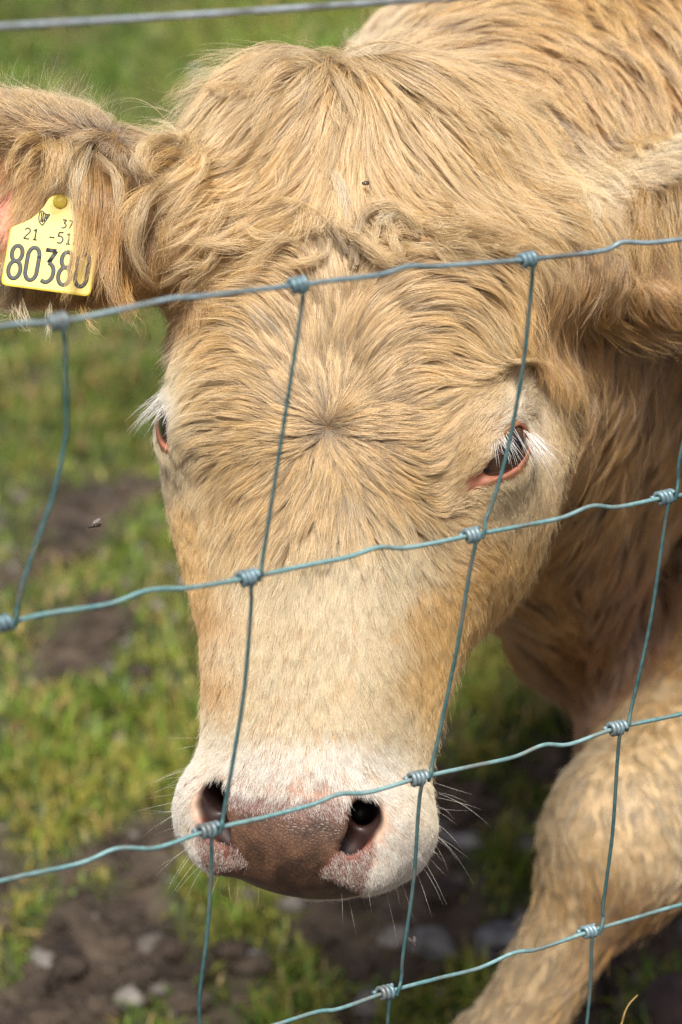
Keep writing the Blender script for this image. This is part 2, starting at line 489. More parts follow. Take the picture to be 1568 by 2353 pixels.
# eyes: lid ball, almond opening
EYES = {}
for s in (1, -1):
    c = H(95, 1, -52) if s > 0 else H(-93, 1, -50)
    out = HM @ (np.array([0.66, 0.02, 0.75]) if s > 0 else np.array([-0.78, 0.02, 0.62])); out /= np.linalg.norm(out)
    lng = HM @ np.array([0.46 * s, -0.80, -0.38]); lng -= out * (lng @ out); lng /= np.linalg.norm(lng)
    wid = np.cross(out, lng)
    EYES[s] = (c, out, lng, wid)
    ell('head', c, mm(26, 26, 26), None, 0.008)
    Rf = np.stack([out, lng, wid], 1)
    lidup = wid * (1 if wid @ CU > 0 else -1)
    ell('head', c + out * .020 - lidup * .0012, mm(24, 18.5, 9.8), Rf, 0.003, '-')
    cone('head', c + out * .022 - lng * .012, c + out * .019 - lng * .029, .0055, .002, 0.004, '-')

# ears
def ear(group, base, cen, tip_dir, up_dir, size, carve, cup=1.0):
    R = frame(tip_dir, up_dir)
    if R[:, 2] @ CF > 0: R[:, 2] *= -1                      # third axis looks out of the cup
    L, Wd, Th = size
    ell(group, cen, mm(L, Wd, Th), R, 0.02)
    cone(group, base, cen - R[:, 0] * L * .0005, .038, .031, 0.026)
    ell(group, cen + R @ mm(*carve), mm(L * .93, Wd * .80, Th * 1.05), R, 0.008, '-')
    return R
EL_C = W(40, 455, 1.535)
REL = ear('earl', H(-90, -112, -92), EL_C, -CR + CU * 0.12 - CF * 0.05, CU + CF * 0.15, (112, 62, 34), (14, -8, 26))
ER_C = W(1640, 520, 1.66)
RER = ear('earr', H(92, -118, -96), ER_C, CR * 1.0 + CU * 0.30 + CF * 0.25, CU - CR * .1, (120, 62, 34), (14, -6, 36))

# neck, shoulders, barrel and legs
cone('body', W(900, 600, 1.68), W(1400, 500, 1.95), .128, .225, .06)
cone('body', W(1400, 500, 1.95), W(1850, 420, 2.30), .225, .32, .06)
cone('body', W(1130, 950, 1.74), W(1270, 1250, 1.93), .085, .062, .06)     # dewlap
cone('body', W(1270, 1250, 1.93), W(1340, 1440, 2.02), .060, .046, .05)
cone('body', W(1340, 1440, 2.02), W(1620, 1480, 2.25), .046, .09, .05)
ell('body', W(1650, 1150, 2.62), (.25, .25, .22), None, .05)
CH = W(2080, 800, 2.65)
ell('body', CH, (.30, .34, .36), None, .10)
BX = np.array([0.80, 0.60, 0.0])
B0 = CH + BX * 0.15 + np.array([0, 0, 0.02])
cone('body', B0, B0 + BX * .95, .33, .36, .10)
cone('body', B0 + BX * .95 + np.array([0, 0, .05]), B0 + BX * 1.35 + np.array([0, 0, .08]), .33, .25, .10)
KNEE = W(1430, 1930, 1.90)
ELB = W(1675, 1550, 2.06)
FET = W(1130, 2460, 1.92)
cone('leg', W(2000, 1100, 2.48), ELB, .15, .088, .05)
cone('leg', ELB, KNEE, .084, .055, .04)
ell('leg', KNEE + np.array([.035, .02, -.02]), (.035, .035, .045), None, .02)
ell('leg', KNEE, (.058, .060, .070), None, .03)
cone('leg', KNEE, FET, .037, .031, .03)
HOOF = np.array([FET[0] - .03, FET[1] - .06, 0.03])
cone('leg', FET, HOOF, .042, .05, .03)
side = np.array([-BX[1], BX[0], 0])
for (t, o) in ((.05, .16), (1.2, -.14), (1.25, .14)):
    top = B0 + BX * t + side * o; top[2] = .72
    kn = top.copy(); kn[2] = .42
    ft = top.copy(); ft[2] = .05
    cone('leg', top, kn, .14, .065, .05)
    cone('leg', kn, ft, .055, .05, .03)

def surface_nets(D, org, h):
    ins = D < 0
    c = ins[:-1, :-1, :-1].astype(np.int8)
    tot = np.zeros(tuple(s - 1 for s in D.shape), np.int8)
    for a in (0, 1):
        for b in (0, 1):
            for e in (0, 1):
                tot += ins[a:D.shape[0] - 1 + a, b:D.shape[1] - 1 + b, e:D.shape[2] - 1 + e]
    cells = np.argwhere((tot > 0) & (tot < 8))
    idx = -np.ones(tot.shape, np.int32)
    idx[tuple(cells.T)] = np.arange(len(cells))
    acc = np.zeros((len(cells), 3)); cnt = np.zeros(len(cells))
    corners = np.array([[a, b, e] for a in (0, 1) for b in (0, 1) for e in (0, 1)])
    val = np.stack([D[tuple((cells + k).T)] for k in corners], 1)
    for i in range(8):
        for j in range(i + 1, 8):
            if np.abs(corners[i] - corners[j]).sum() != 1: continue
            m = (val[:, i] < 0) != (val[:, j] < 0)
            t = val[m, i] / (val[m, i] - val[m, j])
            acc[m] += corners[i] + t[:, None] * (corners[j] - corners[i])
            cnt[m] += 1
    V = org + h * (cells + acc / cnt[:, None])
    F = []
    for ax in range(3):
        a, b = [(1, 2), (2, 0), (0, 1)][ax]
        sl0 = [slice(None)] * 3; sl1 = [slice(None)] * 3
        sl0[ax] = slice(0, -1); sl1[ax] = slice(1, None)
        i0 = ins[tuple(sl0)]; i1 = ins[tuple(sl1)]
        E = np.argwhere(i0 != i1)
        E = E[(E[:, a] > 0) & (E[:, b] > 0) & (E[:, a] < D.shape[a] - 1) & (E[:, b] < D.shape[b] - 1)]
        flip = ~i0[tuple(E.T)]
        q = []
        for da, db in ((-1, -1), (0, -1), (0, 0), (-1, 0)):
            e = E.copy(); e[:, a] += da; e[:, b] += db
            q.append(idx[tuple(e.T)])
        q = np.stack(q, 1)
        q[flip] = q[flip][:, ::-1]
        F.append(q)
    return V, np.vstack(F)

def grad(P, e=0.0012):
    g = np.stack([field(P + np.eye(3)[i] * e) - field(P - np.eye(3)[i] * e) for i in range(3)], 1) / (2 * e)
    return g
def settle(P, n=2):
    for _ in range(n):
        d = field(P); g = grad(P)
        g2 = np.maximum((g * g).sum(1), 0.15)
        P = P - np.clip(d / g2, -.004, .004)[:, None] * g
    return P

def trilerp(Gr, org, h, P):
    q = (P - org) / h
    q = np.clip(q, 0, np.array(Gr.shape) - 1.001)
    i = q.astype(np.int32); f = q - i
    out = 0
    for a in (0, 1):
        wa = f[:, 0] if a else 1 - f[:, 0]
        for b in (0, 1):
            wb = f[:, 1] if b else 1 - f[:, 1]
            for c in (0, 1):
                wc = f[:, 2] if c else 1 - f[:, 2]
                out = out + wa * wb * wc * Gr[i[:, 0] + a, i[:, 1] + b, i[:, 2] + c]
    return out

VOX = 0.006
lo = np.array([-.36, 1.10, -0.03]); hi = np.array([2.15, 3.55, 1.62])
def build_grid():
    nc = np.ceil((hi - lo) / (VOX * 6)).astype(int) + 1
    ax = [lo[i] + np.arange(nc[i]) * VOX * 6 for i in range(3)]
    Pc = np.stack(np.meshgrid(*ax, indexing='ij'), -1).reshape(-1, 3)
    Dc = field(Pc).reshape(nc).astype(np.float32)
    U = Dc
    for axis in range(3):                                   # linear upsampling by 6
        n = U.shape[axis]
        t = np.arange((n - 1) * 6 + 1) / 6.0
        i = np.minimum(t.astype(int), n - 2); f = (t - i).astype(np.float32)
        sh = [1, 1, 1]; sh[axis] = -1
        U = np.take(U, i, axis) * (1 - f.reshape(sh)) + np.take(U, i + 1, axis) * f.reshape(sh)
    near = np.argwhere(np.abs(U) < 0.034)
    for a in range(0, len(near), 400000):
        q = near[a:a + 400000]
        U[tuple(q.T)] = field(lo + q * VOX)
    return U
GRID = build_grid()
print('grid', GRID.shape, round(time.time() - T0, 1))
CV, CFc = surface_nets(GRID, lo, VOX)
print('nets', len(CV), round(time.time() - T0, 1))

def refine(V, F, sel):
    """split the selected quads in four"""
    Fs = F[sel]
    e = np.stack([Fs, np.roll(Fs, -1, 1)], -1).reshape(-1, 2)
    es = np.sort(e, 1)
    u, inv = np.unique(es[:, 0].astype(np.int64) * len(V) + es[:, 1], return_inverse=True)
    mid = 0.5 * (V[u // len(V)] + V[u % len(V)])
    mi = len(V) + inv.reshape(-1, 4)
    cen = V[Fs].mean(1); ci = len(V) + len(mid) + np.arange(len(Fs))
    nf = [np.stack([Fs[:, k], mi[:, k], ci, mi[:, k - 1]], 1) for k in range(4)]
    first = len(V)
    return np.vstack([V, mid, cen]), np.vstack([F[~sel]] + nf), first
def fine_zone(C, level):
    x, y, d = project(C)
    hd = to_head(C)
    face = (np.abs(hd[:, 0]) < 125) & (hd[:, 1] > -230) & (hd[:, 1] < 310) & (hd[:, 2] > -150)
    ears = (np.linalg.norm(C - EL_C, axis=1) < .17) | (np.linalg.norm(C - ER_C, axis=1) < .17)
    if level == 1:
        return face | ears
    e = np.zeros(len(C), bool)
    for s in EYES: e |= np.linalg.norm(C - EYES[s][0], axis=1) < .045
    nose = (np.abs(hd[:, 0]) < 85) & (hd[:, 1] > 205) & (hd[:, 2] > -70)
    if level == 2:
        return e | nose
    return e
keep_small = np.ones(len(CFc), bool)
CV = settle(CV, 1)
for level in (1, 2, 3):
    C = CV[CFc].mean(1)
    CV, CFc, first = refine(CV, CFc, fine_zone(C, level))
    CV[first:] = settle(CV[first:], 2 if level < 3 else 3)
print('cow faces', len(CFc), round(time.time() - T0, 1))
cow_me = mesh_np('cow_skin', CV, CFc)

# skin colour: pink where the hide is bare, tan below the coat, mottled brown on the nose pad
hd = to_head(CV)
def blob(P, c, r):
    return np.exp(-(((P - np.array(c)) / np.array(r)) ** 2).sum(1))
skin = np.tile(srgb(160, 122, 76), (len(CV), 1))
def mix_in(base, col, w):
    w = np.clip(w, 0, 1)[:, None]
    return base * (1 - w) + np.asarray(col) * w
_lx, _ly, _ld = project(CV)
skin = mix_in(skin, srgb(196, 156, 98), np.clip((_lx - 1700) / 300, 0, 1) * (_ld > 1.7))
skin = mix_in(skin, srgb(190, 164, 124), ((_ly > 1560) & (_ld > 1.7)).astype(float))
skin = mix_in(skin, srgb(206, 172, 126), np.clip((hd[:, 1] - 40) / 40, 0, 1) * (hd[:, 2] > -75) * (np.abs(hd[:, 0]) < 90) * (hd[:, 1] < 260))
PINK, PADC, DARKC = srgb(196, 118, 96), srgb(106, 78, 59), srgb(52, 38, 30)
muz = np.clip((hd[:, 1] - 205) / 25, 0, 1) * (np.abs(hd[:, 0]) < 110) * (hd[:, 2] > -120)
skin = mix_in(skin, srgb(206, 174, 148), muz)
pn = vnoise(hd, .05, 3) * .5 + vnoise(hd, .15, 4) * .35
cx_ = hd[:, 0] + 3
front = (hd[:, 2] > -78) & (np.abs(cx_) < 75)
blim = np.interp(hd[:, 1], [222, 232, 240, 252, 268, 282, 296], [20, 44, 54, 57, 55, 50, 40])
nose = np.clip((blim + 3 * pn - np.abs(cx_)) / 5 + .5, 0, 1) * front * np.clip((hd[:, 1] - 226 + 4 * pn) / 6, 0, 1)
band = np.exp(-(cx_ / 50) ** 6 - ((hd[:, 1] - 226) / 13) ** 2) * front
skin = mix_in(skin, srgb(156, 114, 94), band * .9)
skin = mix_in(skin, srgb(116, 68, 53), nose)
plim = np.interp(hd[:, 1], [228, 236, 246, 256, 274, 282, 300], [48, 46, 44, 37, 22, 46, 44])
pad = np.clip((plim + 2 * pn - np.abs(cx_)) / 5 + .5, 0, 1) * np.clip((hd[:, 1] - 236 + 5 * pn) / 10, 0, 1) * front
skin = mix_in(skin, PADC, pad)
skin = mix_in(skin, DARKC, pad * np.clip(pn * 2.0 + .15 + (hd[:, 1] - 262) / 60, 0, .85))
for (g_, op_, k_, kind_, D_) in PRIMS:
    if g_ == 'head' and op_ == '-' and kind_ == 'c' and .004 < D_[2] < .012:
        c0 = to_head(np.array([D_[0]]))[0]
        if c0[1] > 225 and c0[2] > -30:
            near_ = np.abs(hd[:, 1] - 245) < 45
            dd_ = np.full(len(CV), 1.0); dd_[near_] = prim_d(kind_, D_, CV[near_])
            skin = mix_in(skin, srgb(44, 24, 20), np.clip((.003 - dd_) / .002, 0, 1) * np.clip((-9 - hd[:, 2]) / 6, 0, 1))  # shade inside the nostrils put into the colour, darker with depth
PADW = np.clip(pad, 0, 1)
for s in EYES:
    c, out, lng, wid = EYES[s]
    q = CV - c
    a, b, o = q @ lng * 1000, q @ wid * 1000, q @ out * 1000
    up_ = b * (1 if wid @ CU > 0 else -1)
    rim = np.clip(1.62 - np.sqrt((a / 18.5) ** 2 + (b / 11.0) ** 2), 0, 1) * (o > 8) * np.clip((9.5 - up_) / 5, .25, 1)
    duct = np.exp(-((a + 29) / 12) ** 2 - ((b - 1) / 5.5) ** 2) * (o > -6)
    skin = mix_in(skin, srgb(152, 92, 72), np.clip(rim * 1.6, 0, 1))
    skin = mix_in(skin, srgb(70, 36, 28), (np.sqrt((a / 17.5) ** 2 + (b / 10.2) ** 2) < 1.05) * np.clip((23 - o) / 4, 0, 1) * (o > 0))  # recess shade painted on the socket walls behind the lid edge
    skin = mix_in(skin, srgb(178, 116, 90), np.clip(duct * 1.4, 0, 1))
for (C0, R0) in ((EL_C, REL), (ER_C, RER)):
    q = (CV - C0) @ R0 * 1000
    inner = np.clip((q[:, 0] + 45) / 20, 0, 1) * np.clip(1.2 - np.sqrt((q[:, 0] / 100) ** 2 + (q[:, 1] / 48) ** 2), 0, 1) * (q[:, 2] > -12) * (np.linalg.norm(CV - C0, axis=1) < .14)
    skin = mix_in(skin, srgb(214, 132, 108), inner * 2)
set_color(cow_me, 'skin', skin)
a = cow_me.attributes.new('pad', 'FLOAT', 'POINT'); a.data.foreach_set('value', PADW.astype(np.float32))

m_skin, nt, bs = new_mat('cow_hide')
at = node(nt, 'ShaderNodeAttribute', attribute_name='skin')
pa = node(nt, 'ShaderNodeAttribute', attribute_name='pad')
tc = node(nt, 'ShaderNodeTexCoord')
vo = node(nt, 'ShaderNodeTexVoronoi', feature='DISTANCE_TO_EDGE')
vo.inputs['Scale'].default_value = 380
nz = node(nt, 'ShaderNodeTexNoise'); nz.inputs['Scale'].default_value = 90; nz.inputs['Detail'].default_value = 5
nt.links.new(tc.outputs['Object'], nz.inputs['Vector'])
dm = node(nt, 'ShaderNodeMixRGB', blend_type='ADD'); dm.inputs[0].default_value = 0.006
nt.links.new(tc.outputs['Object'], dm.inputs[1]); nt.links.new(nz.outputs['Color'], dm.inputs[2])
nt.links.new(dm.outputs[0], vo.inputs['Vector'])
r0 = ramp(nt, nz.outputs['Fac'], [(0.3, (.62, .62, .62)), (0.7, (1.25, 1.25, 1.25))])
mu = node(nt, 'ShaderNodeMixRGB', blend_type='MULTIPLY'); mu.inputs[0].default_value = 1
nt.links.new(at.outputs['Color'], mu.inputs[1]); nt.links.new(r0.outputs[0], mu.inputs[2])
r1 = ramp(nt, vo.outputs['Distance'], [(0.0, (.68, .64, .6)), (0.2, (1.0, 1.0, 1.0))])
mp = node(nt, 'ShaderNodeMixRGB', blend_type='MULTIPLY')
nt.links.new(pa.outputs['Fac'], mp.inputs[0]); nt.links.new(mu.outputs[0], mp.inputs[1]); nt.links.new(r1.outputs[0], mp.inputs[2])
nt.links.new(mp.outputs[0], bs.inputs['Base Color'])
rr = node(nt, 'ShaderNodeMapRange'); rr.inputs['To Min'].default_value = .6; rr.inputs['To Max'].default_value = .33
nt.links.new(pa.outputs['Fac'], rr.inputs['Value']); nt.links.new(rr.outputs[0], bs.inputs['Roughness'])
hm = node(nt, 'ShaderNodeMath', operation='MULTIPLY'); hm2 = node(nt, 'ShaderNodeMath', operation='MINIMUM'); hm2.inputs[1].default_value = .2
nt.links.new(vo.outputs['Distance'], hm2.inputs[0]); nt.links.new(hm2.outputs[0], hm.inputs[0]); nt.links.new(pa.outputs['Fac'], hm.inputs[1])
bump(nt, bs, hm.outputs[0], 0.4, 0.0025)
bs.inputs['Coat Roughness'].default_value = .25
cw_ = node(nt, 'ShaderNodeMath', operation='MULTIPLY'); cw_.inputs[1].default_value = .5
nt.links.new(pa.outputs['Fac'], cw_.inputs[0]); nt.links.new(cw_.outputs[0], bs.inputs['Coat Weight'])
bs.inputs['Subsurface Weight'].default_value = 0.12
bs.inputs['Subsurface Radius'].default_value = (.006, .003, .002)
cow_me.materials.append(m_skin)
cow = link(bpy.data.objects.new('cow', cow_me))
tag(cow, 'golden tan cow with shaggy curled forelock lowering its head behind the wire fence', 'cow')

# eyeballs
m_eye, nt, bs = new_mat('cow_eye')
tc = node(nt, 'ShaderNodeTexCoord')
mpn = node(nt, 'ShaderNodeMapping'); mpn.inputs['Scale'].default_value = (1 / .0088, 1 / .0055, 0)
nt.links.new(tc.outputs['Object'], mpn.inputs['Vector'])
ln = node(nt, 'ShaderNodeVectorMath', operation='LENGTH'); nt.links.new(mpn.outputs[0], ln.inputs[0])
nz = node(nt, 'ShaderNodeTexNoise'); nz.inputs['Scale'].default_value = 900
nt.links.new(tc.outputs['Object'], nz.inputs['Vector'])
ad = node(nt, 'ShaderNodeMath', operation='MULTIPLY_ADD'); ad.inputs[1].default_value = .25; nt.links.new(nz.outputs['Fac'], ad.inputs[0]); nt.links.new(ln.outputs['Value'], ad.inputs[2])
r = ramp(nt, ad.outputs[0], [(0.0, (.004, .004, .006)), (0.5, (.006, .005, .006)), (.62, (.05, .024, .012)), (.9, (.075, .036, .02)), (1.0, (.02, .01, .008))])
nt.links.new(r.outputs[0], bs.inputs['Base Color'])
mpn.inputs['Scale'].default_value = (1 / .021, 1 / .013, 0)
bs.inputs['Roughness'].default_value = 0.08
bs.inputs['Coat Weight'].default_value = 1.0
bs.inputs['Coat Roughness'].default_value = 0.02
def uv_sphere(r, nu=32, nv=20, bulge=0.0):
    th = np.linspace(0, math.pi, nv); ph = np.linspace(0, 2 * math.pi, nu, endpoint=False)
    T, Pp = np.meshgrid(th, ph, indexing='ij')
    rad = r * (1 + bulge * np.exp(-(T / .55) ** 2))
    V = np.stack([rad * np.sin(T) * np.cos(Pp), rad * np.sin(T) * np.sin(Pp), rad * np.cos(T)], -1).reshape(-1, 3)
    i = np.arange(nv - 1)[:, None] * nu; j = np.arange(nu)[None]; j2 = (j + 1) % nu
    F = np.stack([i + j, i + nu + j, i + nu + j2, i + j2], -1).reshape(-1, 4)
    return V, F
V, F = uv_sphere(.0246, bulge=.03)
eye_me = mesh_np('eyeball', V, F); eye_me.materials.append(m_eye)
for s in EYES:
    c, out, lng, wid = EYES[s]
    o = link(bpy.data.objects.new('eyeball', eye_me), cow)
    o.matrix_world = Matrix([[lng[i], wid[i], out[i], c[i] + out[i] * .0028] for i in range(3)] + [[0, 0, 0, 1]])
    o['label'] = 'glossy dark brown eye'


# ------------------------------------------------------------------ the coat: guide locks combed over the skin, then filled with hairs
def keep_hue(c):
    return np.maximum(c * np.minimum(1, .94 / np.maximum(c.max(1), 1e-3))[:, None], .005)
GRAD_E = 0.006
def gnormal(P):
    g = np.stack([trilerp(GRID, lo, VOX, P + np.eye(3)[i] * GRAD_E) - trilerp(GRID, lo, VOX, P - np.eye(3)[i] * GRAD_E) for i in range(3)], 1)
    return g / (np.linalg.norm(g, axis=1)[:, None] + 1e-9)
BLOND, GOLD, AMBER, WHITE, PALE, BROWN, BEIGE = (srgb(232, 206, 153), srgb(226, 191, 120), srgb(207, 164, 90), srgb(252, 248, 238),
                                                 srgb(245, 231, 195), srgb(164, 114, 56), srgb(214, 194, 152))
